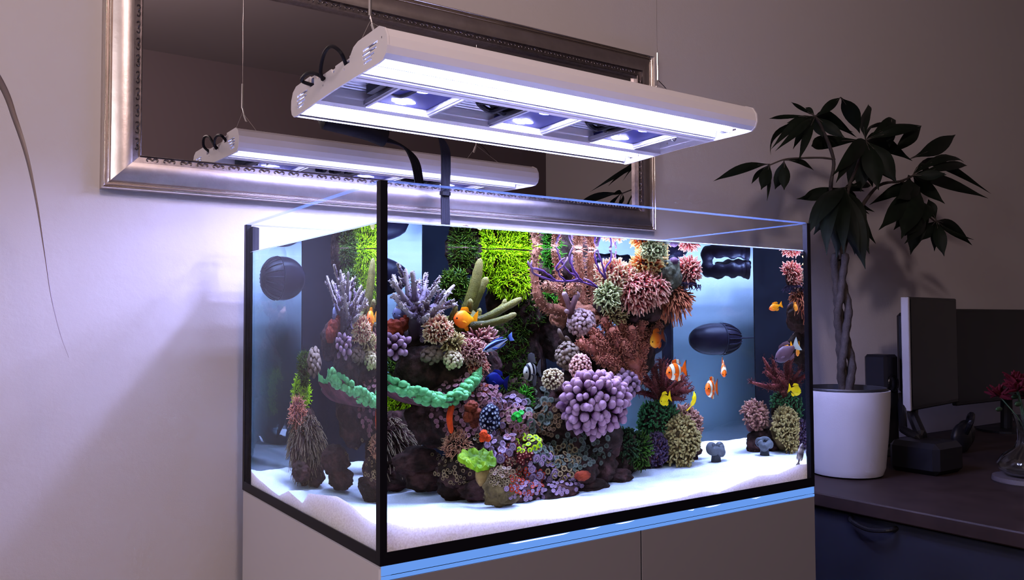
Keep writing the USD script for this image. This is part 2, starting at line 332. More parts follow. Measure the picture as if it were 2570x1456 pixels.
put('weir_comb', cat(*[bx(.29 + k*.0167, .30 + k*.0167, D-GL-.006, D-GL-.0012, .470, .482) for k in range(20)]), 'weir_black', weir)

# water: side faces and top
wt = thing('tank_water', 'clear water filling the aquarium to just below its rim', 'water', at=(.45, .3, 0))
x0, x1, y0, y1 = GL+.0003, W-GL-.0003, GL+.0003, D-GL-.0003
V = np.array([(x0, y0, .0065), (x1, y0, .0065), (x1, y1, .0065), (x0, y1, .0065), (x0, y0, ZWAT), (x1, y0, ZWAT), (x1, y1, ZWAT), (x0, y1, ZWAT)])
put('water_body', (V, np.array([(0, 1, 5), (0, 5, 4), (1, 2, 6), (1, 6, 5), (2, 3, 7), (2, 7, 6), (3, 0, 4), (3, 4, 7)])), 'water_side', wt)
put('water_surface', (V[4:], np.array([(0, 1, 2), (0, 2, 3)])), 'water_top', wt)
def ring(z, r): return cat(*[rod([a, b], r, 5) for a, b in (((x0, y0, z), (x1, y0, z)), ((x0, y1, z), (x1, y1, z)), ((x0, y0, z), (x0, y1, z)), ((x1, y0, z), (x1, y1, z)))])[:2]
put('water_edge', ring(ZWAT+.0012, .0010), 'meniscus', wt)

# sand
gx, gy = np.meshgrid(np.linspace(GL+.0001, W-GL-.0001, 190), np.linspace(GL+.0001, D-GL-.0001, 130), indexing='xy')
fx = [0, .019, .056, .124, .224, .297, .375, .459, .548, .606, .645, .697, .751, .806, .865, .9]; fz = [.052, .052, .039, .036, .028, .019, .019, .018, .018, .023, .016, .026, .034, .031, .042, .040]
lx = [0, .04, .068, .123, .166, .24, .279, .305, .37, .417, .451, .54, .6]; lz = [.046, .046, .048, .058, .060, .050, .045, .025, .034, .018, .020, .030, .042]
zf, zl = np.interp(gx, fx, fz), np.interp(gy, lx, lz)
inner = .030 + .012*np.exp(-((gx-.10)**2 + (gy-.10)**2)/.01) - .010*np.exp(-((gx-.66)**2 + (gy-.15)**2)/.02) + .010*meshkit.fbm(np.stack([gx*14, gy*14, gx*0], -1), 3, 5) - .004
wf, wl = np.exp(-(gy-y0)/.045), np.exp(-(gx-x0)/.05)
z = inner*(1-np.maximum(wf, wl)) + np.where(wf > wl, zf, zl)*np.maximum(wf, wl) + .0012*meshkit.fbm(np.stack([gx*90, gy*90, gx*0], -1), 2, 9)
ny, nx = gx.shape
top = np.stack([gx, gy, z], -1).reshape(-1, 3); idx = np.arange(nx*ny).reshape(ny, nx)
quads = np.stack([idx[:-1, :-1], idx[:-1, 1:], idx[1:, 1:], idx[1:, :-1]], -1).reshape(-1, 4)
rim = np.concatenate([idx[0, :], idx[1:, -1], idx[-1, -2::-1], idx[-2:0:-1, 0]]); lowv = top[rim].copy(); lowv[:, 2] = .0068; n0 = len(top); m = len(rim)
a = np.arange(m); b = (a+1) % m
quads = np.vstack([quads, np.stack([n0+a, n0+b, rim[b], rim[a]], 1)])
Vs = np.vstack([top, lowv, [[.45, .3, .0068]]])
F = np.vstack([quads[:, [0, 1, 2]], quads[:, [0, 2, 3]], np.stack([n0+b, n0+a, np.full(m, len(Vs)-1)], 1)])
put('sand_bed', (Vs, F), 'sand', None, 'white coral sand covering the bottom of the aquarium', 'sand', kind='stuff', smooth=50)
def sand_z(x, y): return float(z[min(ny-1, max(0, int((y-y0)/(y1-y0)*(ny-1)+.5))), min(nx-1, max(0, int((x-x0)/(x1-x0)*(nx-1)+.5)))])

# ------------------------------------------------------------------ the aquarium lamp
L, WD = .815, .391
lo = np.array([.055, .105, .7020]); la = unit(np.array([1, -.0014, -.0047])); lb0 = np.array([.0014, 1, -.0176]); lb = unit(lb0 - la*(lb0 @ la)); ln = np.cross(la, lb)
def LT(mesh):
    v, f, *_ = arr(mesh); return lo + v[:, :1]*la + v[:, 1:2]*lb + v[:, 2:3]*ln, f
def lbx(*a): return LT(bx(*a))
al = thing('aquarium_light', 'long white lamp with fluorescent tubes and clustered diodes hanging over the aquarium', 'lamp', at=(.46, .3, .70))
half = [(.006, .0), (-.003, .006), (-.007, .016), (-.006, .030), (.002, .043), (.018, .050), (.095, .050), (.112, .046), (.124, .036), (WD/2, .036)]
out = half + [(WD - a, b) for a, b in half[::-1][1:]]
shell = LineString(out).buffer(.0013, cap_style='flat', join_style='round', quad_segs=3)
put('housing', LT(extr(shell, L-.006, ((.003, 0, 0), (0, 1, 0), (0, 0, 1), (1, 0, 0)))), 'lamp_white', al, smooth=40)
for k in (0, 1):
    f = (lambda v: v) if k == 0 else (lambda v: WD - v)
    lip = unary_union([sbox(min(f(.101), f(.113)), .0008, max(f(.101), f(.113)), .0028), sbox(min(f(.1145), f(.128)), .0, max(f(.1145), f(.128)), .0022), sbox(min(f(.126), f(.128)), .0, max(f(.126), f(.128)), .034), sbox(min(f(.101), f(.1025)), .0008, max(f(.101), f(.1025)), .012), sbox(min(f(.111), f(.1145)), .0014, max(f(.111), f(.1145)), .002)])
    put('inner_lip', LT(extr(lip, L-.006, ((.003, 0, 0), (0, 1, 0), (0, 0, 1), (1, 0, 0)))), 'lamp_white', al)
    for v0 in (.0315, .0765):
        s = np.linspace(-1, 1, 13); pts = [(f(v0) + .0215*t, .040 - .036*t*t) for t in s]
        put('reflector', LT(extr(LineString(pts).buffer(.0006, cap_style='flat'), L-.012, ((.006, 0, 0), (0, 1, 0), (0, 0, 1), (1, 0, 0)))), 'reflector', al, smooth=60)
        tb = put('tube', LT(rod([(.016, f(v0), .019), (L-.016, f(v0), .019)], .0080, 12)), 'tube_glow', al, smooth=40, label='glowing white fluorescent tube')
        for u0, u1 in ((.009, .016), (L-.016, L-.009)):
            put('tube_socket', LT(rod([(u0, f(v0), .019), (u1, f(v0), .019)], .0098, 12)), 'lamp_alu', tb)
# end plates with ventilation slots
op = Polygon(out + [(WD-.02, -.001), (WD/2, .002), (.02, -.001)]).buffer(.0022)
notch = unary_union([sbox(.128, .028, .150, .06), sbox(WD-.108, .032, WD-.088, .06), Point(WD/2, .038).buffer(.009)])
op = op.difference(notch)
slots = []
for c in (.050, WD-.050):
    for i in range(4):
        w0 = .056 - .010*abs(i-.4); slots.append(sbox(c - w0/2 + .003*i, .0085 + .0068*(3-i), c + w0/2 + .003*i, .0121 + .0068*(3-i)))
pl = op.difference(unary_union(slots + [Point(v, w).buffer(.002, quad_segs=4) for v, w in ((.010, .032), (.150, .022), (WD-.150, .020))]))
for u in (0., L-.003):
    put('end_plate', LT(extr(pl, .003, ((u, 0, 0), (0, 1, 0), (0, 0, 1), (1, 0, 0)))), 'lamp_white', al)
# inside of the middle channel: ribbed heat sink, cross bars, LED modules, loose cables
for k in range(9):
    v = .134 + k*.0137; put('heat_sink_rib', LT(extr(Polygon([(v, .030), (v+.0045, .0245), (v+.0105, .0245), (v+.0125, .030)]), L-.02, ((.01, 0, 0), (0, 1, 0), (0, 0, 1), (1, 0, 0)))), 'lamp_ribs', al)
put('channel_roof', lbx(.006, L-.006, .129, WD-.129, .0305, .0345), 'lamp_ribs', al)
quat = unary_union([Point(a*.0085, b*.0085).buffer(.0085, quad_segs=6) for a, b in ((1, 0), (-1, 0), (0, 1), (0, -1))])
for cx in (.150, .412, .666):
    mod = put('diode_module', cat(lbx(cx-.052, cx+.060, .130, WD-.130, .013, .022)), 'led_board', al, label='blue board carrying two diode clusters')
    for v in (.155, .236):
        put('diode_cluster', LT(extr(quat, .0006, ((cx, v, .0126), (1.35, 0, 0), (0, .95, 0), (0, 0, 1)))), 'led_glow', mod, label='white glowing cluster of four diodes')
    for u in (cx-.066, cx+.060):
        put('cross_bar', cat(lbx(u, u+.012, .129, WD-.129, .004, .012), lbx(u+.0035, u+.0085, .129, WD-.129, .001, .004)), 'lamp_alu', al)
rng = np.random.default_rng(11)
for u0 in (.095, .285, .315, .545, .575):
    P = [(u0 + .008*rng.normal(), .132, .020), (u0+.010+.008*rng.normal(), .16, .012+.004*rng.random()), (u0-.006, .19, .022), (u0+.030, .205, .014), (u0+.042, .165, .016), (u0+.05, .140, .02)]
    put('inner_cable', LT(rod(P, .0055, 7, 22)), 'cable', al)
put('ballast_box', lbx(.068, .080, .130, .215, .010, .030), 'black_plastic', al)
put('hook', LT(rod([(.755, .170, .030), (.752, .170, .014), (.756, .170, .006), (.764, .170, .006), (.767, .170, .014), (.764, .170, .030)], .0016, 6, 18)), 'steel', al)
# cables looping over the left end
put('cable_loop', LT(rod([(.004, .150, .030), (-.010, .140, .046), (-.016, .165, .062), (-.014, .200, .060), (-.010, .226, .040), (-.004, WD/2+.036, .026)], .0032, 8, 30)), 'cable', al)
put('cable_loop', LT(rod([(-.002, WD/2+.034, .028), (-.010, .238, .036), (-.015, .262, .045), (-.016, .288, .047), (-.012, .308, .043), (.003, WD-.098, .034)], .0032, 8, 30)), 'cable', al)
# hanging wires with grippers
for u, sgn in ((.066, -1), (.740, 1)):
    top = lo + la*u + lb*(.195) + ln*.130
    a1, a2 = lo + la*u + lb*.060 + ln*.052, lo + la*u + lb*(WD-.06) + ln*.052
    hg = put('suspension_wire', cat(rod([a1, top], .0004, 5), rod([a2, top], .0004, 5), rod([top + [0, 0, .005], top + [0, 0, ZC - top[2]]], .0006, 5)), 'steel', al)
    put('gripper', cat(rod([top + [.0, 0, .010], top + [0, 0, .070]], .0030, 10), rod([top + [-.004*sgn, 0, -.004], top + [-.010*sgn, 0, -.020]], .0034, 10), rod([top + [.0, 0, .012], top + [-.004*sgn, 0, -.004]], .0018, 8)), 'steel', hg)
    if sgn > 0:
        put('wire_tail', rod([top + [.004, 0, .010], top + [.026, 0, -.004], top + [.045, 0, -.022]], .0008, 5, 10), 'cable', hg)

# cable bundle from the lamp down behind the tank
cb = thing('cable_bundle', 'bundle of dark cables rising from behind the aquarium to the lamp', 'cable', at=(.45, .61, .5))
for k in range(5):
    dx = (k-2)*.0042
    P = [(.449+dx, .616, .40), (.449+dx, .616, .52), (.446+dx, .613, .60), (.444+dx*1.1, .606, .66), (.436+dx, .598, .70), (.41, .590, .728+.003*dx), (.36, .582, .742+dx*.6)]
    put('cable', rod(P, .0029, 7, 40), 'cable', cb)
put('fabric_sleeve', cat(rod([(.372, .580, .744), (.32, .576, .757), (.225, .568, .770)], .022, 14, 20)), 'cable', cb, smooth=40)
put('cable_tie', cat(rod([(.446, .614, .596), (.446, .613, .604)], .0125, 10)), 'black_plastic', cb)
_mat, _tmat = mat, tmat
def mat(*a, **k): return _mat(*a, **{'spec': .05, **k})
def tmat(*a, **k): k['spec'] = k.get('spec', .06); return _tmat(*a, **k)
# ------------------------------------------------------------------ reef: colours are the things' own, seen under the lamp's blue-white light
LC = np.array([.42, .52, 1.0])
def al_(r, g, b, k=.62):
    k *= .50
    c = np.array(lin((r, g, b))); c = np.clip(c.mean() + (c-c.mean())*1.14, .001, None)/LC*k
    return tuple(np.clip(c, .003, .93))
mat('rock', al_(42, 33, 34), .85, al_(88, 62, 74), 34., bump=.004, bscale=70., ramp=(.45, .70))
mat('rock_pale', al_(64, 54, 42), .85, al_(108, 94, 76), 60., bump=.003, bscale=90.)
mat('rock_mauve', al_(70, 48, 58), .8, al_(120, 80, 104), 32., bump=.004, bscale=60.)
mat('rock_grey', al_(70, 74, 78), .85, al_(110, 112, 110), 60., bump=.003, bscale=120.)
def grad(name, a, m_, b, k=.62, **kw): return tmat(name, [(0, al_(*a, k)), (.55, al_(*m_, k)), (1, al_(*b, k))], **kw)

def sph(n, rng, up=None, cosmin=-1.):
    """n directions spread evenly over a sphere, or over the cap of it that faces up."""
    N = int(n*2/(1-cosmin)+1) if up is not None else n
    i = np.arange(N) + .5; ph = np.arccos(1-2*i/N); th = math.pi*(1+5**.5)*i
    d = np.stack([np.cos(th)*np.sin(ph), np.sin(th)*np.sin(ph), np.cos(ph)], 1); d = unit(d + rng.normal(0, .07, d.shape))
    if up is not None: d = d[(d @ unit(up)) > cosmin]
    return d
def tentacles(c, n, L_, r, rng, bend=.5, droop=0., knob=1., seg=5, N=6, spread=.25):
    """Tapering, bending tentacles standing on points c with directions n."""
    M = len(c); s = np.linspace(0, 1, N); LL = L_*rng.uniform(.7, 1.2, (M, 1, 1))
    d = unit(n + rng.normal(0, spread, n.shape)); side = unit(np.cross(d, rng.normal(size=d.shape)))
    P = c[:, None] + d[:, None]*LL*s[:, None] + side[:, None]*LL*bend*(s**2)[:, None]*rng.uniform(.3, 1.2, (M, 1, 1)) - np.array([0, 0, 1.])*LL*droop*(s**2)[:, None]
    prof = 1 - .45*s; prof[-1] *= .75*knob; prof[-2] *= .5 + .5*knob
    return tubes(P, r*prof*rng.uniform(.8, 1.2, (M, 1)), seg)
VIEW = unit([-.55, -.8, .25])
def tuft(name, label, cat_, px, py, y, rx, rz, n, Lp, rp, m, core='rock', up=None, cosmin=-.25, group=None, squash=.8, part='tentacles', lump=.42, seg=5, sub=3, **kw):
    """A colony: a lumpy core with a coat of tentacles. rx, rz, Lp and rp are pixels of the photograph."""
    global _seed; _seed += 1; rng = np.random.default_rng(_seed); s = S(px, py, y); c = K(px, py, y)
    r = np.array([rx, min(rx, rz)*squash, rz])*s
    t = thing(name, label, cat_, group, at=c)
    v, f, tt = blob(c, r*.96, sub, lump, 1.5, _seed); put('core', (v, f), core, t, smooth=True)
    d = sph(n, rng, VIEW + [0, 0, .6] if up is None else up, cosmin)
    nn = meshkit.fbm(d*1.5 + _seed*7.31, 4, _seed); p = c + d*r*(.93 + lump*2*(nn[:, None]-.5))
    put(part, tentacles(p, unit(d/r), Lp*s, rp*s, rng, seg=seg, **kw), m, t, kind='stuff')
    return t, c, r
_seed = 100
def rocks(name, label, lumps, m='rock', sub=3, amp=.30):
    global _seed; out = []
    cs = [K(px, py, y) for px, py, y, *_ in lumps]
    t = thing(name, label, 'rock', None, at=np.mean(cs, 0))
    for (px, py, y, r, *q), c in zip(lumps, cs):
        _seed += 1; s = S(px, py, y); a = q[0] if q else 1.
        c = c.copy(); rr = np.array([r*s, r*s*.8, r*s*a])
        out.append(blob(c, rr, 4, amp, 2.4, _seed)[:2])
    v, f, _ = cat(*out); put('stone', (v, f), m, t, smooth=True)
    fn = unit(np.cross(v[f[:, 1]]-v[f[:, 0]], v[f[:, 2]]-v[f[:, 0]])); ROCK.append(np.hstack([v[f].mean(1), fn])); return t
ROCK = []
def on_rock(px, py, rx, rz, n, sep, rng):
    """Up to n spots on the rocks' visible face inside an ellipse of the picture, at least sep pixels apart; each with its normal."""
    Q = np.vstack(ROCK); d = ray(px, py); p = EYE + d*(GL - EYE[1])/d[1]; e = d/1.33; e[1] = math.sqrt(1 - e[0]**2 - e[2]**2)
    c = p + e/e[1]*(Q[:, 1:2] - p[1]); s = .00062 + .00045*Q[:, 1]; u = (Q[:, 0]-c[:, 0])/s/1.28; w = (Q[:, 2]-c[:, 2])/s
    ok = ((u/rx)**2 + (w/rz)**2 < 1) & (Q[:, 3:] @ VIEW > .12); Q, u, w = Q[ok], u[ok], w[ok]
    if len(Q) < 8: return np.zeros((0, 6))
    cell = (np.floor(u/9)*1000 + np.floor(w/9)).astype(int); near = {k: Q[cell == k, 1].min() for k in set(cell.tolist())}
    ok = Q[:, 1] < np.array([near[k] for k in cell]) + .012; Q, u, w = Q[ok], u[ok], w[ok]; got = []
    for i in rng.permutation(len(Q)):
        if all((u[i]-u[j])**2 + (w[i]-w[j])**2 > sep**2 for j in got):
            got.append(i)
            if len(got) >= n: break
    return Q[got]
rocks('live_rock', 'dark rock pillar carrying the branching lavender coral and the green plate coral',
      [(1180,1110,.225,68),(1150,1030,.25,82),(1130,940,.29,88),(1075,860,.32,70),(1200,930,.33,62),(1050,930,.28,62),(1220,1015,.23,46),(1090,1050,.28,70),(1150,1180,.21,62,.7),(1010,860,.33,50),(1050,1160,.34,66,.6),(1150,1222,.235,58,.6),(1075,1205,.33,58,.5),(1200,1230,.19,50,.6)])
rocks('live_rock', 'low dark rock between the two reef pillars crusted with button polyps',
      [(1300,1085,.215,62),(1330,1165,.175,64),(1400,1190,.17,58,.8),(1250,1150,.185,58),(1290,1030,.25,46),(1455,1185,.17,56,.7),(1420,1130,.22,66),(1500,1170,.22,58,.8),(1310,1236,.145,58,.5),(1400,1236,.145,60,.5),(1480,1226,.17,56,.5),(1545,1200,.235,50,.5)])
rocks('live_rock', 'dark rock pillar under the big lilac finger coral and the brown leather coral',
      [(1480,1085,.24,92),(1395,1060,.22,62),(1560,1140,.29,70,.8),(1510,970,.31,78),(1585,880,.33,70),(1450,860,.30,52),(1600,760,.30,86,.7),(1545,760,.29,62,.7),(1420,980,.27,55),(1640,790,.31,48)])
rocks('live_rock', 'flat dark rock under the beige and violet cushion corals at the right', [(1650,1130,.37,62,.7),(1715,1135,.35,52,.7),(1585,1150,.33,58,.7)])
rocks('live_rock', 'tall rock behind the yellow-green star polyps reaching the water surface', [(1270,640,.44,78,1.1),(1300,760,.45,80,1.2),(1290,880,.46,85,1.2),(1240,990,.46,80),(1330,1010,.45,70),(1165,640,.44,50,1.0),(1380,700,.42,60,1.2),(1440,690,.40,70,1.2),(1400,850,.44,60)])
rocks('live_rock', 'dark rock in the rear corner under the whiskered anemones', [(990,1130,.43,62),(985,1200,.41,58,.6),(950,1160,.43,72),(1000,1080,.47,50),(900,1200,.40,55,.5)], sub=3)
rocks('reef_boulder', 'brown boulder lying in front of the reef on the white sand', [(1258,1222,.095,48,.95),(1262,1244,.105,50,.55)], 'rock_pale')
rocks('rock_knob', 'grey rock knob standing up between the pink polyp heads near the water surface', [(1680,690,.25,36,1.15),(1668,712,.26,34)], 'rock_grey', amp=.35)

# branching lavender coral
grad('acro', (70, 44, 50), (118, 104, 150), (216, 205, 236), .58, bump=.0006, scale=120.)
def branch(P, r0, r1, rng, nub=26, nl=.0042):
    P = curve(P, 16); R = np.linspace(r0, r1, 16)*(1 + .16*rng.normal(size=16).clip(-1, 1)); R[-1] *= .7
    k = rng.uniform(.15, .98, nub); c = np.stack([np.interp(k, np.linspace(0, 1, 16), P[:, i]) for i in range(3)], 1)
    ax = unit(P[-1]-P[0]); d = unit(rng.normal(size=(nub, 3))); d = unit(d - (d @ ax)[:, None]*ax + .55*ax); rr = np.interp(k, np.linspace(0, 1, 16), R)[:, None]
    Q = c[:, None] + d[:, None]*(rr[:, None]*.6 + nl*np.linspace(0, 1, 3)[:, None]); tq = np.stack([k*.8, k*.8+.1, np.minimum(k*.8+.35, 1)], 1)
    return cat(tubes(P[None], R[None], 8), tubes(Q, np.broadcast_to([.0016, .0014, .0007], (nub, 3)), 5, tq))
ac = thing('staghorn_coral', 'branching lavender staghorn coral with pale tips at the top of the reef pillar', 'coral', at=K(1045, 800, .275))
rng = np.random.default_rng(5); hub = K(1043, 775, .272)
put('trunk', branch([K(1040, 850, .30), K(1040, 810, .285), hub, hub + [0, 0, .012]], .011, .009, rng, 12), 'acro', ac, smooth=True)
tips = [(997,662,.30),(1018,676,.28),(1034,682,.25),(1068,686,.32),(1103,696,.30),(1098,717,.24),(1140,716,.29),(1130,732,.27),(1118,748,.24),(1146,764,.26),(985,705,.24),(988,738,.22),(1002,762,.23),(1090,776,.25),(1076,790,.23),(985,690,.33),(1052,704,.37),(1030,738,.34),(1110,778,.30)]
for tp in tips:
    e = K(*tp); mid = hub*.55 + e*.45 + [0, 0, -.012] + rng.normal(0, .005, 3)
    root = hub + (e-hub)*.04
    b = put('branch', branch([root, mid, e], .0074, .0032, rng, 34), 'acro', ac, smooth=True)
    for _ in range(2):
        q = mid + (e-mid)*rng.uniform(.15, .6); o = unit(e-mid + rng.normal(0, .03, 3) + [0, 0, .02])*rng.uniform(.014, .026)
        put('twig', branch([q, q + o*.5 + [0, 0, .002], q + o], .0034, .0016, rng, 12, .003), 'acro', b, smooth=True)

# olive finger coral
grad('olive', (70, 66, 34), (120, 118, 66), (176, 168, 120), .42, bump=.0012, scale=110., var=.4)
fi = thing('finger_coral', 'olive green finger coral with long thick fingers behind the orange fish', 'coral', at=K(1170, 800, .30))
for P, r in (([(1155,815,.31),(1172,775,.30),(1192,715,.30),(1205,652,.30)], 15), ([(1172,800,.32),(1190,765,.32),(1210,720,.32),(1222,698,.32)], 12), ([(1170,795,.28),(1178,770,.27),(1181,752,.265)], 9),
             ([(1170,812,.29),(1215,800,.28),(1262,775,.28),(1308,750,.28)], 11), ([(1175,820,.27),(1220,814,.26),(1262,803,.25),(1294,788,.25)], 10), ([(1200,808,.30),(1230,795,.31),(1262,770,.32),(1268,752,.32)], 9), ([(1185,805,.31),(1198,795,.31),(1205,775,.31)], 8), ([(1140,840,.28),(1130,810,.27),(1146,768,.26)], 8)):
    pts = [K(*q) for q in P]; Q = curve(pts, 18); rr = r*S(*P[0]); R = rr*np.linspace(1.12, .82, 18)*(1 + .05*rng.normal(size=18)); R[-2] *= .86; R[-1] *= .55
    put('finger', tubes(Q[None], R[None], 14), 'olive', fi, smooth=True)
put('base', blob(K(1165, 815, .31), [.035, .03, .025], 3, .2, 2, 4), 'olive', fi)

# green star polyps and other grassy mats
grad('star_green', (50, 60, 8), (140, 195, 8), (195, 250, 40), .90, var=.3, trans=.25)
grad('moss_green', (24, 40, 14), (62, 100, 28), (110, 150, 50), .38, trans=.2)
grad('leaf_mint', (30, 60, 22), (60, 150, 50), (110, 200, 80), .62, trans=.2)
def mat_of(name, label, patches, m, n, Lp, rp, core='rock', **kw):
    global _seed; _seed += 1; rng = np.random.default_rng(_seed); c0 = np.mean([K(*p[:3]) for p in patches], 0)
    t = thing(name, label, 'coral', at=c0); tot = sum(p[3]*p[4] for p in patches)
    for i, (px, py, y, rx, rz) in enumerate(patches):
        s = S(px, py, y); c = K(px, py, y); c[2] = min(c[2], ZWAT - .004); r = np.array([rx, min(rx, rz)*.45, rz])*s
        v, f, tt = blob(c, r*.92, 3, .16, 2.2, _seed+i); v[:, 2] = np.minimum(v[:, 2], ZWAT-.004); put('mat', (v, f), core, t, smooth=True)
        d = sph(int(n*rx*rz/tot*1.9), rng, VIEW, -.15); d = d[meshkit.fbm(d*3.1 + i*5.7, 2, 7) > .44]; p = c + d*r*.9; p[:, 2] = np.minimum(p[:, 2], ZWAT-.006)
        V_, F_, T_ = tentacles(p, unit(d/r), Lp*s, rp*s, rng, **kw); V_[:, 2] = np.minimum(V_[:, 2], ZWAT-.0015)
        put('polyp_blades', (V_, F_, T_), m, t, kind='stuff')
    return t
mat('mat_brown', al_(96, 66, 40), .8, al_(60, 52, 26), 60., bump=.002, bscale=120.)
mat_of('star_polyps', 'bright yellow-green star polyp mat hanging just under the water surface', [(1265,650,.40,55,42),(1290,705,.39,48,40),(1240,690,.41,34,30),(1318,640,.40,30,40)], 'star_green', 1700, 19, 1.5, 'mat_brown', bend=.7, droop=.25, spread=.5)
mat_of('star_polyps', 'darker green polyp tuft on the rock beside the olive finger coral', [(1145,718,.37,36,36)], 'moss_green', 260, 16, 2.4, bend=1., spread=.6)
mat_of('star_polyps', 'brownish green polyp clump left of the yellow-green mat at the water surface', [(1165,636,.40,36,34)], 'moss_green', 220, 15, 1.6, 'rock_pale', bend=.9, spread=.6)
mat_of('green_algae', 'dark green weed covering the shaded rear rock', [(1270,850,.42,70,60),(1290,910,.42,62,50),(1325,790,.41,50,48),(1300,985,.40,55,40)], 'moss_green', 1500, 13, 1.3, 'rock', bend=.9, spread=.7)
mat_of('star_polyps', 'bright green polyp tuft in the rear corner above the whiskered anemones', [(1012,1000,.53,40,52)], 'star_green', 420, 18, 2., 'mat_brown', bend=1., spread=.6)
mat_of('star_polyps', 'dull green polyp tuft above the bright one in the rear corner', [(1005,928,.50,30,40)], 'moss_green', 200, 17, 1.8, bend=.9, spread=.6)
mat_of('green_algae', 'small sprigs of green weed between the brown leather trunks', [(1385,640,.33,22,36),(1390,745,.36,26,26)], 'leaf_mint', 240, 15, 1.6, bend=.9, spread=.6)
mat_of('green_algae', 'green weed strand hanging beside the dark gap in the middle of the reef', [(1320,1005,.30,14,30),(1302,1040,.26,12,12)], 'leaf_mint', 130, 14, 2., bend=.9, spread=.7)

# brown leather trunks
grad('leather_brown', (100, 66, 62), (156, 108, 104), (206, 164, 156), .90, scale=80., bump=.0015, var=.35)
lt = thing('leather_coral', 'brown leather coral with trunk-like arms reaching the water surface', 'coral', at=K(1400, 780, .29))
for P, r in (([(1440,790,.30),(1395,778,.29),(1358,762,.28),(1344,715,.28),(1340,660,.28),(1348,618,.28)], 12.5), ([(1440,790,.31),(1418,770,.30),(1404,720,.30),(1398,665,.30),(1394,614,.29)], 9.5), ([(1470,790,.31),(1462,740,.31),(1455,690,.31),(1452,622,.30)], 15), ([(1490,790,.30),(1490,745,.31),(1484,690,.31),(1484,616,.30)], 13), ([(1400,720,.29),(1378,722,.27),(1368,712,.265)], 9), ([(1430,730,.29),(1446,722,.26),(1436,735,.255)], 12)):
    pts = [K(*q) for q in P]; pts = [p if p[2] < ZWAT-.006 else np.array([p[0], p[1], ZWAT-.004]) for p in pts]; Q = curve(pts, 20); rr = r*S(*P[0])*.92
    v, f, tt = tubes(Q[None], (rr*np.linspace(1.1, .8, 20)*(1+.06*rng.normal(size=20)))[None], 18); n_ = meshkit.fbm(v*55, 3, 3)
    cc = Q[np.argmin(((v[:, None]-Q[None])**2).sum(2), 1)]; v = cc + (v-cc)*(.8 + .5*n_)[:, None]; v[:, 2] = np.minimum(v[:, 2], ZWAT-.001)
    tr = put('trunk', (v, f, tt*.5 + .5*n_), 'leather_brown', lt)
    k = rng.integers(0, len(v), 380); nr = unit(v[k]-cc[k]); put('polyps', tentacles(v[k], nr, .0044, .0011, rng, N=4, seg=4), 'leather_brown', tr, kind='stuff')
put('base', blob(K(1450, 795, .32), [.06, .035, .028], 4, .25, 2.4, 12), 'leather_brown', lt)

# purple sea fan
grad('gorg', (96, 66, 140), (120, 88, 176), (190, 160, 220), .7, var=.15)
sf = thing('sea_whip', 'thin purple branching sea whip in front of the brown leather trunks', 'coral', at=K(1460, 705, .25))
for P in ([(1500,722,.25),(1462,708,.25),(1440,706,.25),(1395,705,.24),(1345,690,.23),(1333,672,.22),(1324,655,.22)], [(1395,705,.24),(1380,692,.235),(1358,678,.23),(1335,672,.22),(1334,655,.22)], [(1462,708,.25),(1448,690,.24),(1432,660,.24),(1430,640,.235),(1438,620,.23)], [(1455,700,.25),(1425,706,.235),(1408,695,.23),(1402,680,.23),(1418,662,.22),(1425,645,.22)],
          [(1440,690,.24),(1425,680,.235),(1408,655,.23),(1400,632,.23),(1396,618,.23)], [(1402,682,.23),(1396,672,.225),(1408,655,.225),(1418,648,.22)], [(1520,700,.25),(1505,680,.25),(1494,650,.25),(1494,634,.25),(1500,620,.25)], [(1520,700,.25),(1512,665,.24),(1503,640,.24),(1500,622,.24)], [(1518,690,.25),(1522,668,.25),(1532,655,.25),(1534,632,.25),(1530,618,.25)], [(1538,690,.26),(1542,660,.26),(1546,622,.26)], [(1500,722,.25),(1480,706,.245),(1466,700,.24)], [(1450,705,.25),(1436,672,.25),(1436,640,.25)]):
    pts = [K(*q) for q in P]; pts = [p if p[2] < ZWAT-.003 else np.array([p[0], p[1], ZWAT-.002]) for p in pts]; Q = curve(pts, 26); Q += .0008*np.sin(np.arange(26)*1.3)[:, None]*unit(rng.normal(size=3))
    R = np.full(26, 3.0*S(*P[0])*.85)*(1+.1*rng.normal(size=26)); R[-1] *= .7
    put('branch', tubes(Q[None], R[None], 8), 'gorg', sf, smooth=True)

# upper right polyp heads
grad('pink_polyp', (120, 56, 60), (196, 120, 130), (250, 214, 206), 1.15, trans=.15)
grad('orange_polyp', (130, 60, 38), (206, 120, 84), (250, 220, 180), 1.05, trans=.15)
grad('peach_polyp', (110, 58, 60), (190, 124, 124), (250, 220, 216), .95, trans=.15)
grad('rose_polyp', (104, 40, 52), (176, 92, 104), (240, 180, 186), 1.1, trans=.15)
grad('brick_polyp', (84, 34, 34), (150, 76, 70), (206, 140, 124), .95, trans=.15)
grad('mint_polyp', (70, 72, 56), (150, 164, 134), (235, 242, 215), .72, trans=.15)
grad('cream_polyp', (110, 90, 70), (190, 170, 140), (245, 235, 205), .72, trans=.15)
tuft('polyp_head', 'pale pink polyp head right of the purple sea whip', 'coral', 1548,702,.27,52,36,420,20,3.2,'pink_polyp','rock_mauve',bend=.7,knob=1.3)
tuft('polyp_head', 'orange polyp head with cream tips beside the grey rock knob', 'coral', 1630,668,.27,46,34,340,19,3.2,'orange_polyp','rock_mauve',bend=.7,knob=1.3)
tuft('polyp_head', 'small pink polyp head right of the grey rock knob', 'coral', 1728,684,.26,26,30,240,17,2.6,'rose_polyp','rock_mauve',bend=.5,knob=1.2)
tuft('polyp_head', 'broad rose-red polyp head drooping over the overhang', 'coral', 1612,730,.255,76,40,680,22,3.0,'rose_polyp','rock_mauve',bend=.7,droop=.35,knob=1.2)
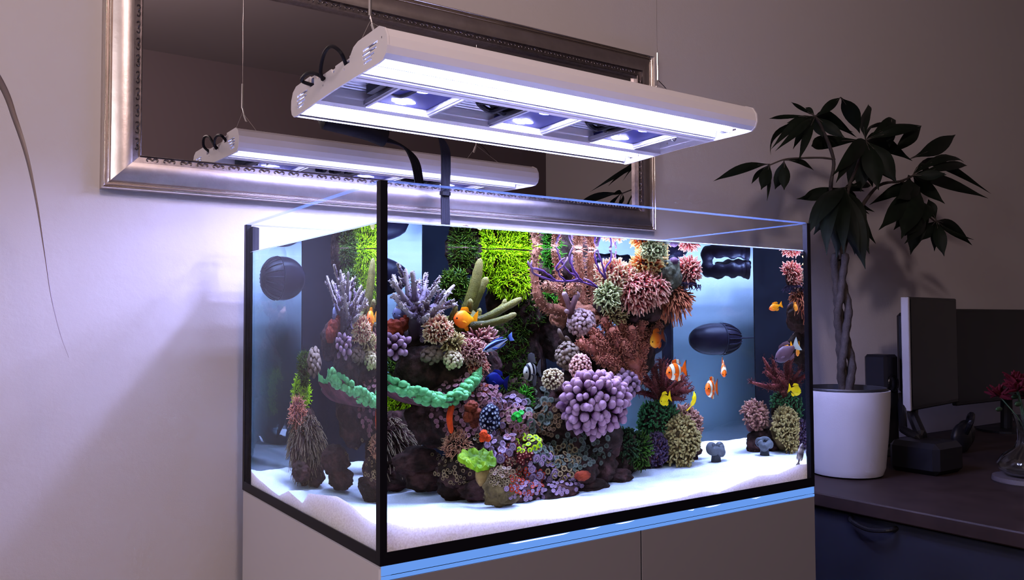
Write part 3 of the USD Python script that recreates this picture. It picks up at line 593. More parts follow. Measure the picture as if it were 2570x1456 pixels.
tuft('polyp_head', 'brick-red polyp fringe hanging off the right end of the overhang', 'coral', 1688,752,.265,40,32,330,25,2.6,'brick_polyp','rock_mauve',bend=.5,droop=.6,knob=1.1)
tuft('polyp_head', 'green-white polyp head at the left foot of the overhang', 'coral', 1526,748,.25,27,26,170,15,3.0,'mint_polyp','rock',bend=1.,knob=1.3)
tuft('polyp_head', 'pale green polyp clump touching the water surface above the pink heads', 'coral', 1643,636,.235,30,16,200,11,2.8,'mint_polyp','rock_pale',bend=.8,knob=1.3)
tuft('polyp_head', 'tan and mauve polyp clump under the green-white head', 'coral', 1548,788,.27,30,22,150,14,2.6,'cream_polyp','rock_mauve',bend=.9,knob=1.2)
grad('violet_knob', (60, 46, 70), (110, 84, 130), (170, 140, 190), .62)
kb = thing('sponge_knob', 'small violet sponge knob on top of the grey rock', 'sponge', at=K(1692, 660, .24))
put('body', blob(K(1692, 656, .238), np.array([13, 12, 11])*S(1692, 656, .24), 3, .12, 1.5, 8), 'violet_knob', kb); put('stalk', tubes([[K(1696, 685, .245), K(1694, 660, .24)]], [[.009, .007]], 12), 'violet_knob', kb)
grad('slate_fan', (36, 30, 60), (60, 50, 100), (110, 96, 150), .62)
sh = thing('ledge_coral', 'thin slate-violet ledge coral sticking out under the small pink head', 'coral', at=K(1725, 712, .26))
put('ledge', blob(K(1722, 712, .26), np.array([32, 26, 5.5])*S(1722, 712, .26), 3, .2, 3, 9), 'slate_fan', sh); c = K(1726, 714, .26); d = np.stack([np.linspace(-.022, .028, 40), rng.uniform(-.016, .012, 40), np.full(40, 0.)], 1)
put('fringe', tentacles(c + d, np.tile([[.3, -.2, -1.]], (40, 1)), .011, .0012, rng), 'slate_fan', sh, kind='stuff')

# knobby lavender mounds and buds
grad('lav_knob', (84, 54, 66), (146, 112, 140), (206, 180, 214), .66, scale=90.)
grad('grey_knob', (60, 48, 50), (104, 86, 88), (146, 130, 140), .66, scale=90.)
grad('rosy_knob', (110, 60, 80), (176, 118, 146), (236, 196, 216), .66)
grad('white_bud', (120, 96, 90), (190, 172, 168), (240, 230, 228), .66)
def knobby(name, label, px, py, y, rx, rz, n, kr, m, core='rock_mauve', part='knob', up=None, Lk=1.2, cosmin=-.2, cat_='coral', single=False, squash=.85, flare=1.15):
    """A mound set with blunt knobs; with single each knob is a part of its own."""
    global _seed; _seed += 1; rng = np.random.default_rng(_seed); s = S(px, py, y); c = K(px, py, y); r = np.array([rx, min(rx, rz)*squash, rz])*s
    t = thing(name, label, cat_, at=c); put('core', blob(c, r*.9, 3, .16, 2, _seed)[:2], core, t, smooth=True)
    d = sph(n, rng, VIEW + [0, 0, .5] if up is None else up, cosmin); p = c + d*r*.84; nn = unit(unit(d/r) + [0, 0, .15])
    M = len(p); q = np.linspace(0, 1, 7); prof = np.array([.75, .8, .9, 1.02, flare, flare*.92, flare*.55]); h = kr*s*Lk*rng.uniform(.8, 1.35, (M, 1, 1))*2
    P = p[:, None] + nn[:, None]*h*q[:, None] + unit(np.cross(nn, rng.normal(size=nn.shape)))[:, None]*(q**2)[:, None]*h*.25; R = kr*s*prof*rng.uniform(.8, 1.15, (M, 1))
    if single:
        for i in range(M): put(part, tubes(P[i:i+1], R[i:i+1], 10), m, t, smooth=True)
    else: put(part + 's', tubes(P, R, 8), m, t, kind='stuff')
    return t
knobby('knob_coral', 'rounded lavender knob coral at the left edge of the right pillar, below the grey-lilac antlers', 1460, 812, .26, 40, 34, 90, 6.5, 'lav_knob', Lk=.55)
knobby('knob_coral', 'duller grey-mauve knob coral below the lavender one', 1425, 895, .25, 32, 36, 70, 6.5, 'grey_knob', Lk=.5)
knobby('knob_coral', 'rosy fine-knobbed coral just above the big lilac finger coral', 1457, 922, .20, 30, 32, 110, 4., 'rosy_knob', Lk=.8)
knobby('knob_coral', 'small whitish budded coral left of the rosy one', 1388, 952, .20, 30, 24, 110, 3., 'white_bud', Lk=1.2)
grad('lilac_finger', (70, 32, 56), (122, 78, 144), (204, 166, 222), .50, scale=160., var=.25, bump=.0006)
knobby('lilac_finger_coral', 'large lilac finger coral with thick blunt fingers in the middle of the right pillar', 1495, 1012, .165, 90, 64, 130, 10., 'lilac_finger', part='finger', up=unit([-.45, -.85, .15]), Lk=1.5, cosmin=-.12, single=True, squash=.72)
knobby('lilac_finger_coral', 'darker violet finger coral tucked behind the right shoulder of the large lilac one', 1570, 968, .25, 30, 22, 26, 8., 'violet_knob', part='finger', single=True)
# antlers
an = thing('antler_coral', 'forked grey-lilac antler coral on top of the lavender knob coral', 'coral', at=K(1428, 790, .26))
for P, r in (([(1432,800,.26),(1430,775,.26),(1420,745,.26),(1414,735,.26)], 7), ([(1432,790,.26),(1438,765,.255),(1448,742,.25),(1452,738,.25)], 7.5), ([(1430,785,.26),(1424,782,.255),(1420,780,.25)], 5)):
    R = r*S(*P[0])*np.array([1.1]*13+[1., .7])*(1+.05*rng.normal(size=15)); put('branch', tubes(curve([K(*q) for q in P], 15)[None], R[None], 9), 'lav_knob', an, smooth=True)
an = thing('antler_coral', 'olive-grey antler coral with thin prongs left of the brown leather bush', 'coral', at=K(1425, 865, .27))
for P, r in (([(1440,880,.27),(1422,862,.265),(1408,842,.26),(1402,826,.26)], 5.5), ([(1440,880,.27),(1432,862,.26),(1420,845,.255)], 5), ([(1440,880,.27),(1448,858,.265),(1452,845,.26)], 4.5)):
    put('branch', tubes(curve([K(*q) for q in P], 15)[None], r*S(*P[0])*np.array([[1.1]*13+[.9, .6]]), 8), 'grey_knob', an, smooth=True)

# brown-pink leather bush
grad('leather_rose', (92, 48, 50), (148, 90, 92), (204, 144, 142), .95, scale=100., var=.3)
lb_ = thing('leather_bush', 'big brown-pink leather coral with fuzzy upright lobes', 'coral', at=K(1560, 890, .27))
put('body', blob(K(1572, 915, .29), np.array([46, 40, 46])*S(1560, 890, .28), 4, .25, 2.2, 31), 'leather_rose', lb_)
LOBES = [([(1555,905,.28),(1518,862,.26),(1478,824,.245)], 14), ([(1560,895,.28),(1538,845,.265),(1515,802,.25)], 14), ([(1570,890,.28),(1562,845,.27),(1557,806,.26)], 15), ([(1585,890,.28),(1604,842,.275),(1614,803,.265)], 14), ([(1595,895,.29),(1628,850,.285),(1656,812,.28)], 11), ([(1550,910,.27),(1505,886,.25),(1456,860,.24)], 15), ([(1545,900,.27),(1508,868,.25),(1486,846,.24)], 12),
         ([(1565,885,.27),(1545,850,.25),(1536,826,.24)], 13), ([(1580,885,.27),(1585,850,.255),(1586,822,.245)], 14), ([(1560,920,.27),(1526,906,.25),(1498,898,.24)], 13), ([(1590,905,.28),(1575,882,.26),(1562,862,.245)], 13), ([(1602,915,.29),(1610,885,.275),(1618,862,.265)], 13), ([(1600,920,.29),(1594,945,.28),(1590,960,.28)], 17), ([(1575,930,.28),(1552,930,.265),(1540,924,.255)], 14)]
for P, r in LOBES:
    Q = curve([K(*q) for q in P], 14); rr = r*S(*P[0]); v, f, tt = tubes(Q[None], (rr*np.linspace(1.25, .72, 14))[None], 16); n_ = meshkit.fbm(v*70, 3, 6); cc = Q[np.argmin(((v[:, None]-Q[None])**2).sum(2), 1)]; v = cc + (v-cc)*(.75+.5*n_)[:, None]
    lob = put('lobe', (v, f, tt*.6+.2*n_), 'leather_rose', lb_); k = rng.integers(0, len(v), 300); put('polyps', tentacles(v[k], unit(v[k]-cc[k]), .0056, .0012, rng, N=4, seg=4, spread=.4), 'leather_rose', lob, kind='stuff')

# feathery maroon gorgonian
grad('maroon_feather', (60, 22, 30), (110, 50, 62), (170, 100, 110), .66, trans=.35)
ft = thing('feather_coral', 'translucent maroon feather coral standing behind the clownfish', 'coral', at=K(1660, 990, .33))
for i, tp in enumerate([(1600,948,.36),(1612,925,.36),(1628,905,.35),(1645,915,.34),(1657,903,.33),(1667,908,.31),(1676,912,.35),(1692,905,.36),(1708,948,.31),(1722,940,.33),(1722,958,.30),(1738,980,.31),(1718,1002,.30),(1594,985,.35),(1615,960,.30),(1640,945,.31),(1685,935,.34),(1730,968,.36)]):
    b0, e = K(1660, 1000, .33), K(*tp); Q = curve([b0, b0*.5+e*.5+rng.normal(0, .004, 3), e], 12); R = 7.5*S(1660, 950, .33)*np.array([.6, .8, 1, 1, 1, .95, .9, .85, .8, .7, .55, .3])
    pl_ = put('plume', tubes(Q[None], R[None], 8), 'maroon_feather', ft, smooth=True); k = rng.uniform(.2, 1, 90); c = np.stack([np.interp(k, np.linspace(0, 1, 12), Q[:, j]) for j in range(3)], 1); d = unit(rng.normal(size=(90, 3)) + unit(e-b0)*.8)
    put('pinnules', tentacles(c, d, .0105, .0009, rng, N=4, seg=4), 'maroon_feather', pl_, kind='stuff')
put('stem', tubes([[K(1655, 1060, .35), K(1665, 1030, .34), K(1660, 990, .33)]], [[.009, .008, .007]], 10), 'maroon_feather', ft)

# cushion corals at the right
grad('dark_mint', (22, 34, 28), (44, 80, 66), (110, 200, 160), .42)
grad('dark_green', (18, 28, 24), (36, 62, 48), (80, 120, 90), .40)
grad('spiky_green', (24, 44, 20), (54, 92, 40), (110, 160, 80), .40)
grad('violet_cushion', (54, 40, 80), (100, 82, 150), (150, 130, 200), .42)
grad('beige_cushion', (96, 76, 52), (160, 140, 104), (215, 205, 170), .50)
grad('pink_cushion', (96, 56, 66), (160, 112, 124), (214, 170, 180), .52)
tuft('cushion_coral', 'dark torch coral with mint-green tips under the maroon feather coral', 'coral', 1650,1052,.345,52,40,380,13,3.2,'dark_mint',bend=.9,knob=1.5)
tuft('cushion_coral', 'blackish green torch coral below the right side of the lilac finger coral', 'coral', 1572,1122,.27,42,42,360,13,2.6,'dark_green',bend=.8,knob=1.3)
tuft('cushion_coral', 'spiky leaf-green coral between the blackish torch coral and the violet cushion', 'coral', 1606,1138,.26,22,38,170,22,2.4,'spiky_green',bend=.3)
tuft('cushion_coral', 'violet cushion coral left of the beige one on the sand', 'coral', 1648,1132,.315,28,42,300,9,3.4,'violet_cushion','rock_mauve',bend=.7,knob=1.4)
tuft('cushion_coral', 'beige cushion coral with stubby curled tentacles standing on the sand', 'coral', 1714,1108,.30,44,58,430,12,4.2,'beige_cushion','rock_pale',bend=1.,knob=1.3)
tuft('cushion_coral', 'pink ruffled cushion coral behind the beige one', 'coral', 1722,1064,.36,36,36,260,12,4.6,'pink_cushion','rock_mauve',bend=1.,knob=1.2)
# mushroom-like coral on the sand
grad('slate_blue', (44, 46, 62), (82, 88, 116), (120, 128, 160), .62, bump=.0008)
mp = K(1797, 1140, .28); sc = S(1797, 1140, .28); zs = sand_z(mp[0], mp[1])
ms = thing('toadstool_coral', 'slate-blue toadstool coral standing alone on the sand at the right', 'coral', at=(mp[0], mp[1], zs))
mz = mp[2]
put('stalk', tubes([[[mp[0], mp[1], zs-.004], [mp[0], mp[1], zs+.012], [mp[0], mp[1], mz-.002]]], [[.0125, .0105, .012]], 16), 'slate_blue', ms, smooth=True)
th = np.linspace(0, 2*math.pi, 40, endpoint=False); Q = np.stack([mp[0] + 17*sc*np.cos(th)*1.05, mp[1] + .013*np.sin(th), mz + .010 + .003*np.sin(3*th+1) + .0045*np.sin(th)], 1); Q = np.vstack([Q, Q[:1]])
v, f, tt = tubes(Q[None], (.0085*(1 + .13*np.sin(5*np.linspace(0, 2*math.pi, 41))))[None], 12); put('rolled_cap', (v, f, .5+.5*meshkit.fbm(v*150, 3, 2)), 'slate_blue', ms)
put('disc', blob((mp[0], mp[1], mz+.007), (.018, .013, .006), 3, .1), 'slate_blue', ms)
for dx, dz, rr in ((22, 9, 7), (-8, 18, 8)): put('lobe', blob((mp[0]+dx*sc, mp[1], mz+dz*sc+.002), np.array([rr, rr, rr*.9])*sc, 2, .15), 'slate_blue', ms)

# plate corals
def plate(name, label, c, rx, ry, zf_, m, under, nod=.006, seed=1, th=.006, t0=0., t1=2*math.pi, cat_='coral'):
    """A spreading plate: zf_(u, v) gives its height over the unit disc; nodules on top, a smooth underside."""
    nr, nt = 22, 150; rr = np.linspace(.0, 1, nr); tt = np.linspace(t0, t1, nt, endpoint=False); Rr, Tt = np.meshgrid(rr, tt, indexing='ij')
    wob = 1 + .07*np.sin(5*Tt+seed) + .05*np.sin(11*Tt+2*seed) + .03*np.sin(19*Tt); u, v = Rr*np.cos(Tt)*wob, Rr*np.sin(Tt)*wob
    x, y, z = c[0] + rx*u, c[1] + ry*v, c[2] + zf_(u, v); pts = np.stack([x, y, z], -1); n_ = meshkit.fbm(pts*[130, 130, 0] + seed, 3, seed)
    topz = z + nod*np.clip(n_-.35, 0, 1)*2.2 + .002*np.sin(9*Tt)*Rr**3; bz = z - th*(1-.55*Rr**4)
    T_ = np.stack([x, y, topz], -1).reshape(-1, 3); B_ = np.stack([x, y, bz], -1).reshape(-1, 3); i = np.arange(nr*nt).reshape(nr, nt); j = np.roll(i, -1, 1)
    q = np.stack([i[:-1], i[1:], j[1:], j[:-1]], -1).reshape(-1, 4); tri_ = lambda q: np.vstack([q[:, [0, 1, 2]], q[:, [0, 2, 3]]])
    e = np.stack([i[-1], i[-1]+nr*nt, j[-1]+nr*nt, j[-1]], -1)
    t = thing(name, label, cat_, at=c)
    put('plate', (np.vstack([T_, B_]), np.vstack([tri_(q), tri_(e)]), np.concatenate([np.clip(n_.ravel()*1.3-.15, 0, 1)]*2)), m, t); put('underside', (B_ - [0, 0, .0004], tri_(q)[:, ::-1]), under, t, smooth=True); return t
grad('mint_plate', (48, 96, 68), (84, 158, 116), (140, 212, 168), .72, scale=150.)
grad('lime_plate', (70, 104, 18), (124, 170, 30), (170, 210, 80), .55, scale=150.)
mpl = plate('plate_coral', 'mint-green ruffled plate coral jutting from the left pillar', np.array([.170, .264, .194]), .086, .086, lambda u, v: .036*u*u + .006*np.clip(u*u+v*v-.55, 0, 1), 'mint_plate', 'rock_mauve', .009, 3, .013)
rng = np.random.default_rng(77); a = rng.uniform(math.pi*.95, math.pi*2.05, 330); q = np.sqrt(rng.uniform(.62, 1.04, 330)); ncc = np.stack([.170 + .086*q*np.cos(a)*(1+.05*np.sin(5*a+3)), .264 + .086*q*np.sin(a)*(1+.05*np.sin(5*a+3)), .194 + .036*(q*np.cos(a))**2 + .003 + rng.uniform(-.010, .006, 330)], 1)
nodm = cat(*[blob(c, np.array([1.2, 1.2, .95])*rng.uniform(.0034, .0076), 1, .25, 2, i) for i, c in enumerate(ncc)]); put('nodules', (nodm[0], nodm[1], np.clip(nodm[2]*.9+.25, 0, 1)), 'mint_plate', mpl, kind='stuff')
pc2 = K(1205, 1160, .115)
plate('plate_coral', 'small lime-green plate coral above the brown boulder', pc2 + [0, .012, .002], .031, .026, lambda u, v: .012*v + .004*u*u, 'lime_plate', 'beige_cushion', .007, 5, .005)
mat('bone', al_(170, 146, 110), .7, al_(120, 96, 70), 60., bump=.001, bscale=100.)
bs = thing('cup_coral', 'beige cup-shaped coral foot under the lime-green plate', 'coral', at=K(1212, 1190, .115))
put('foot', blob(K(1213, 1190, .118), np.array([22, 18, 30])*S(1213, 1190, .118), 3, .15, 2, 77)[:2], 'bone', bs, smooth=True)

# buttons (zoanthids): every disc is a part
def ztint(name, stops, k=.66): return tmat(name, [(p, al_(*c, k*.60)) for p, c in stops], var=.12, scale=200., rough=.35)
ztint('z_blue', [(0, (205, 210, 255)), (.45, (190, 200, 250)), (.6, (24, 24, 84)), (1, (14, 14, 60))], .8)
ztint('z_pink', [(0, (120, 70, 100)), (.3, (190, 140, 180)), (.5, (150, 96, 134)), (.75, (205, 160, 195)), (1, (120, 76, 104))])
ztint('z_lilac', [(0, (90, 60, 110)), (.25, (215, 190, 240)), (.45, (110, 80, 150)), (.7, (205, 180, 240)), (1, (90, 70, 130))], .72)
ztint('z_lime', [(0, (150, 190, 160)), (.3, (70, 110, 90)), (.5, (190, 225, 60)), (1, (170, 210, 20))], .8)
ztint('z_red', [(0, (235, 200, 200)), (.3, (226, 180, 180)), (.45, (120, 30, 34)), (1, (90, 24, 30))])
ztint('z_orange', [(0, (180, 190, 230)), (.35, (90, 80, 130)), (.55, (200, 80, 40)), (1, (150, 56, 30))], .7)
ztint('z_tan', [(0, (150, 120, 110)), (.35, (70, 50, 50)), (.6, (170, 140, 130)), (1, (110, 86, 76))])
ztint('z_grey', [(0, (120, 130, 130)), (.35, (60, 70, 76)), (.6, (130, 140, 150)), (1, (90, 96, 104))])
ztint('z_brown', [(0, (60, 40, 34)), (.45, (80, 60, 52)), (.7, (190, 170, 150)), (1, (110, 86, 70))])
ztint('z_green', [(0, (40, 130, 50)), (.3, (80, 220, 90)), (.5, (30, 130, 50)), (.8, (70, 200, 90)), (1, (30, 100, 40))], .9)
ztint('z_rust', [(0, (190, 120, 104)), (.4, (164, 76, 56)), (1, (120, 48, 38))], .7)
zr = np.array([0, .3, .52, .72, .92, 1., .80, .42, .36]); zh = np.array([.05, .0, .10, .16, .10, -.02, -.16, -.4, -1.2]); zt_ = np.array([0, .3, .5, .72, .92, 1, 1, 1, 1])
def button_disc(p, n, r, rng, seg=14):
    n = unit(n); u = unit(np.cross(n, [.3, .2, .9])); w = np.cross(n, u); a = np.arange(seg)/seg*2*math.pi; fr_ = 1 + .07*np.cos(seg/2*a)
    ring = p + r*(zr[1:, None, None]*fr_[None, :, None]*(np.cos(a)[:, None]*u + np.sin(a)[:, None]*w)) + r*zh[1:, None, None]*n
    V = np.vstack([[p + r*zh[0]*n], ring.reshape(-1, 3)]); j = np.arange(seg); j2 = (j+1) % seg; F = [np.stack([np.zeros(seg, int), 1+j, 1+j2], 1)]
    for k in range(len(zr)-2): F += [np.stack([1+k*seg+j, 1+(k+1)*seg+j, 1+(k+1)*seg+j2], 1), np.stack([1+k*seg+j, 1+(k+1)*seg+j2, 1+k*seg+j2], 1)]
    return V, np.vstack(F), np.concatenate([[0], np.repeat(zt_[1:], seg)])
def buttons(name, label, px, py, y, rx, rz, n, rp, m, core='rock_mauve', tilt=None, cat_='coral', cosmin=.05, hug=True):
    global _seed; _seed += 1; rng = np.random.default_rng(_seed); s = S(px, py, y); c = K(px, py, y); r = np.array([rx, min(rx, rz)*.7, rz])*s; t = thing(name, label, cat_, at=c)
    Q = on_rock(px, py, rx*1.15, rz*1.15, int(n*1.9), rp*1.28, rng) if hug else []
    if len(Q) > 6:
        for q in Q: put('polyp', button_disc(q[:3] + q[3:]*rp*s*.5, q[3:] + VIEW*.5 + rng.normal(0, .15, 3), rp*s*rng.uniform(.85, 1.3), rng), m, t)
        return t
    put('core', blob(c, r*.92, 3, .12, 2, _seed)[:2], core, t, smooth=True); d = sph(n, rng, VIEW*[1, 1, .6] + [0, 0, .1] if tilt is None else tilt, cosmin)
    for q in d:
        p = c + q*r*.98; put('polyp', button_disc(p + unit(q/r)*rp*s*.35, unit(q/r) + VIEW*.6 + rng.normal(0, .12, 3), rp*s*rng.uniform(.8, 1.15), rng), m, t)
    return t
buttons('button_polyps', 'navy button polyps with white centres on the left pillar', 1231,1052,.135,27,34,46,6.2,'z_blue','silicone',hug=False)
buttons('button_polyps', 'mauve-pink button polyps right of the mint-green plate', 1225,990,.17,26,38,40,7.5,'z_pink')
buttons('button_polyps', 'rust-orange button polyps between the green plate and the mauve buttons', 1205,985,.16,18,16,18,5.5,'z_rust')
buttons('button_polyps', 'pinkish brown button polyps on the middle slope of the low rock', 1283,1058,.165,36,36,34,8.5,'z_pink')
buttons('button_polyps', 'dark lilac cup polyps below the navy buttons', 1255,1108,.125,24,34,18,10.5,'z_lilac','rock')
buttons('button_polyps', 'red-orange button polyps above the lime-green buttons', 1312,1088,.145,20,16,20,5.,'z_rust')
buttons('button_polyps', 'lime-green button polyps in the middle of the low rock', 1324,1114,.13,24,18,26,7.5,'z_lime')
buttons('button_polyps', 'pink-red button polyps in the middle of the front slope', 1280,1142,.115,30,22,46,5.2,'z_red')
buttons('button_polyps', 'maroon button polyps with pale dots below the lime-green ones', 1322,1146,.115,26,17,38,4.6,'z_red','rock_mauve')
buttons('button_polyps', 'tan button polyps above the brown boulder', 1270,1176,.10,28,18,40,6.2,'z_tan')
buttons('button_polyps', 'violet ringed button polyps at the right of the front slope', 1362,1178,.11,28,30,26,10.,'z_lilac')
buttons('button_polyps', 'orange and blue button polyps at the foot of the front slope', 1322,1206,.10,34,28,44,6.,'z_orange')
buttons('button_polyps', 'small pale button polyps on the crown of the brown boulder', 1268,1200,.09,30,18,60,4.,'z_brown','rock_pale')
buttons('button_polyps', 'grey-green button polyps left of the dark hollow under the lilac coral', 1362,1146,.125,20,16,12,7.,'z_grey')
buttons('button_polyps', 'large grey cup polyps on the left flank of the right pillar', 1352,1030,.185,26,46,22,12.,'z_grey','rock_grey')
buttons('button_polyps', 'glowing green cup polyps in the gap between the pillars', 1302,1046,.18,14,10,5,8.5,'z_green',hug=False)
buttons('button_polyps', 'brown cup polyps in the shade at the right foot of the low rock', 1412,1165,.125,34,40,26,8.5,'z_brown','rock')
buttons('button_polyps', 'pale lilac buttons on the ridge below the mauve-pink ones', 1272,1012,.19,34,10,9,9.,'z_lilac')

buttons('button_polyps', 'scattered violet-brown buttons over the upper right of the low rock', 1330,1060,.2,60,44,40,7.,'z_tan')
buttons('button_polyps', 'scattered dim grey buttons on the shaded rock below the lilac finger coral', 1455,1130,.2,70,44,40,7.,'z_grey')
buttons('button_polyps', 'scattered mauve buttons on the left pillar around the brown sponge', 1170,1020,.2,60,60,60,6.5,'z_pink')
buttons('button_polyps', 'scattered brown buttons on the lower left pillar', 1160,1150,.2,56,50,44,5.,'z_brown')
buttons('button_polyps', 'scattered lilac buttons on the front of the low rock above the sand', 1370,1220,.16,80,24,36,6.,'z_lilac')
# left pillar crusts
tuft('polyp_head', 'peach-pink polyp head on the left pillar in front of the olive coral', 'coral', 1100,832,.245,30,28,240,14,3.0,'peach_polyp','rock_mauve',bend=.7,knob=1.2)
tuft('polyp_head', 'purple-pink polyp tuft with long tentacles left of the cleaner wrasse', 'coral', 1207,858,.27,32,26,120,26,4.2,'rosy_knob','rock_mauve',bend=.25,spread=.2)
tuft('polyp_head', 'pink lilac polyp head below the purple-pink tuft', 'coral', 1182,886,.245,36,26,330,14,2.8,'rosy_knob','rock_mauve',bend=.7)
tuft('polyp_head', 'mauve polyp curtain under the pink lilac head', 'coral', 1195,918,.25,30,22,200,13,2.8,'rose_polyp','rock_mauve',bend=.5,droop=.4)
tuft('polyp_head', 'cream branching polyps beside the peach-pink head', 'coral', 1135,862,.245,22,20,90,16,3.4,'cream_polyp','rock_mauve',bend=.6)
knobby('knob_coral', 'small white-budded coral in the middle of the left pillar', 1138, 905, .235, 24, 22, 48, 5., 'white_bud', Lk=.7)
knobby('knob_coral', 'tan lumpy coral left of the white-budded one', 1085, 895, .25, 28, 20, 26, 8., 'grey_knob', Lk=.5)
knobby('knob_coral', 'blue-violet nubby coral at the left edge of the pillar beside the tank corner', 992, 874, .235, 26, 18, 20, 8., 'violet_knob', Lk=1.3)
buttons('button_polyps', 'grey-violet cup polyps under the staghorn coral', 1060, 832, .255, 26, 20, 14, 10., 'z_lilac', 'rock')
mat('sponge_red', al_(96, 38, 32), .7, al_(140, 66, 54), 60., bump=.002, bscale=90.)
mat('sponge_orange', al_(206, 84, 30, .72), .6, al_(160, 60, 24, .7), 60., bump=.001, bscale=150.)
mat('sponge_brown', al_(110, 54, 40), .75, al_(76, 36, 30), 60., bump=.002, bscale=90.)
sp = thing('red_sponge', 'lumpy brick-red sponge left of the staghorn trunk', 'sponge', at=K(998, 822, .30))
put('body', cat(*[blob(K(px, py, .295), np.array([r, r, r])*S(px, py, .3), 3, .3, 2.5, int(px)) for px, py, r in ((990, 828, 26), (1012, 815, 17), (975, 840, 22), (1022, 800, 12))])[:2], 'sponge_red', sp, smooth=True)
sp = thing('orange_sponge', 'bright orange finger sponge hanging under the green plate', 'sponge', at=K(1132, 1060, .235))
put('finger', tubes(curve([K(1134, 1018, .19), K(1128, 1050, .185), K(1133, 1086, .185)], 12)[None], (8.5*S(1130, 1060, .235)*np.array([1, 1, 1, 1, 1, 1, .98, .96, .92, .9, .8, .5]))[None], 12)[:2], 'sponge_orange', sp, smooth=True)
sp = thing('brown_sponge', 'rust-brown knotted sponge right of the orange finger sponge', 'sponge', at=K(1185, 1035, .17))
put('body', cat(*[blob(K(px, py, .165), np.array([r, r, r])*S(px, py, .17), 3, .4, 3, int(px+py)) for px, py, r in ((1183, 1022, 17), (1196, 1042, 18), (1176, 1046, 15), (1190, 1064, 12))])[:2], 'sponge_brown', sp, smooth=True)
sp = thing('orange_sponge', 'small orange crumpled sponge below the navy buttons', 'sponge', at=K(1217, 1096, .12))
put('body', cat(*[blob(K(px, py, .118), np.array([r, r, r])*S(px, py, .12), 3, .4, 3.5, int(px+py)) for px, py, r in ((1214, 1090, 11), (1224, 1100, 9), (1210, 1102, 8))])[:2], 'sponge_orange', sp, smooth=True)
sp = thing('red_sponge', 'dull red sponge patch in the shade at the right foot of the reef', 'sponge', at=K(1462, 1192, .12))
put('body', blob(K(1462, 1194, .115), np.array([24, 18, 13])*S(1462, 1194, .12), 3, .3, 2.5, 41)[:2], 'sponge_red', sp, smooth=True)
tuft('hydroid_tuft', 'brownish feathery tuft at the foot of the left pillar', 'hydroid', 1148,1118,.20,34,26,300,13,1.4,'leather_brown','rock',bend=.9,spread=.5)
grad('whisker', (52, 30, 34), (86, 56, 58), (205, 190, 186), .42)
t_, c_c, r_r = tuft('whisker_anemone', 'brown whiskered anemones with white tips hanging over the rear corner rock', 'anemone', 965,1112,.435,60,58,560,46,1.5,'whisker','rock',up=[-.7,-.5,.6],cosmin=-.3,bend=.4,droop=.75,spread=.35,N=8,knob=1.4)
tuft('whisker_anemone', 'purplish branching anemone beside the whiskered ones in the rear corner', 'anemone', 925,1050,.45,34,34,200,26,1.6,'leather_rose','rock_mauve',up=[-.7,-.5,.6],bend=.7,droop=.2,spread=.5)
knobby('knob_coral', 'pale lumpy coral standing above the rear corner rock, seen through the side pane', 1030, 915, .46, 26, 40, 30, 9., 'grey_knob', 'rock_pale', Lk=.5)

# ------------------------------------------------------------------ wavemakers and return nozzle
mat('pump_grille', (.008, .008, .012), .4)
def pump(name, label, c, half, r, gside):
    """A rounded pump body lying along x with slots in one end."""
    t = thing(name, label, 'pump', at=c); s = np.linspace(0, 1, 22); prof = [(1e-5, -half)] + [(r*(max(0., 1-abs(2*q-1)**2.3))**.5, half*(2*q-1)) for q in s[1:-1]] + [(1e-5, half)]
    m = lathe(prof, (0, 0, 0), 40); v = np.asarray(m.vertices); v = np.stack([v[:, 2], v[:, 1], v[:, 0]*-1], 1) + c
    put('body', (v, np.asarray(m.faces)), 'pump_plastic', t, smooth=True)
    for k in range(18):
        a = k/18*2*math.pi; P = []
        for q in np.linspace(.62, .95, 7):
            rr = r*(max(0., 1-abs(2*q-1)**2.3))**.5 + .0006; P.append([c[0] + gside*half*(2*q-1), c[1] + rr*math.cos(a), c[2] + rr*math.sin(a)])
        put('grille_bar', tubes(np.array([P]), np.full((1, 7), .0016), 6)[:2], 'pump_plastic', t, smooth=True)
    put('collar', lathe_x(c[0] + gside*half*.18, r*1.012, c), 'pump_grille', t, smooth=True)
    put('magnet_foot', tubes([[[c[0], c[1]+r*.7, c[2]], [c[0], D-GL-.001, c[2]]]], [[r*.45, r*.6]], 18)[:2], 'pump_plastic', t, smooth=40)
    return t
def lathe_x(x, r, c): return tubes([[[x-.002, c[1], c[2]], [x+.002, c[1], c[2]]]], [[r, r]], 30)[:2]
pump('wavemaker', 'black oval wavemaker pump on the rear pane in the left corner of the aquarium', np.array([.128, .535, .397]), .110, .041, -1)
p2 = pump('wavemaker', 'black slotted wavemaker pump on the rear pane behind the brown leather bush', np.array([.779, .545, .272]), .078, .037, -1)
put('pump_cable', rod([(.702, .55, .273), (.66, .57, .273), (.63, .585, .273)], .0016, 6, 10), 'cable', p2)
nz = thing('return_nozzle', 'dark segmented return hose leaving the overflow box near the water surface', 'pipe', at=(.72, .54, .42))
Q = curve([K(1490, 655, .55), K(1540, 655, .54), K(1590, 645, .53), K(1640, 632, .52), (.845, .475, .426), (.825, .425, .426), (.785, .405, .426)], 34); R = .0115*(1 + .22*np.sin(np.arange(34)*1.55))*np.interp(np.arange(34), [0, 6, 12, 33], [.55, .75, 1.25, 1.35])
put('hose', tubes(Q[None], R[None], 16)[:2], 'pump_plastic', nz, smooth=True)
e, d = Q[-1], unit(Q[-1]-Q[-3]); put('outlet_ring', tubes([[e - d*.002, e + d*.004, e + d*.010, e + d*.012, e + d*.011, e + d*.002]], [[.0155, .0185, .0205, .0195, .0165, .012]], 24)[:2], 'pump_plastic', nz, smooth=True)

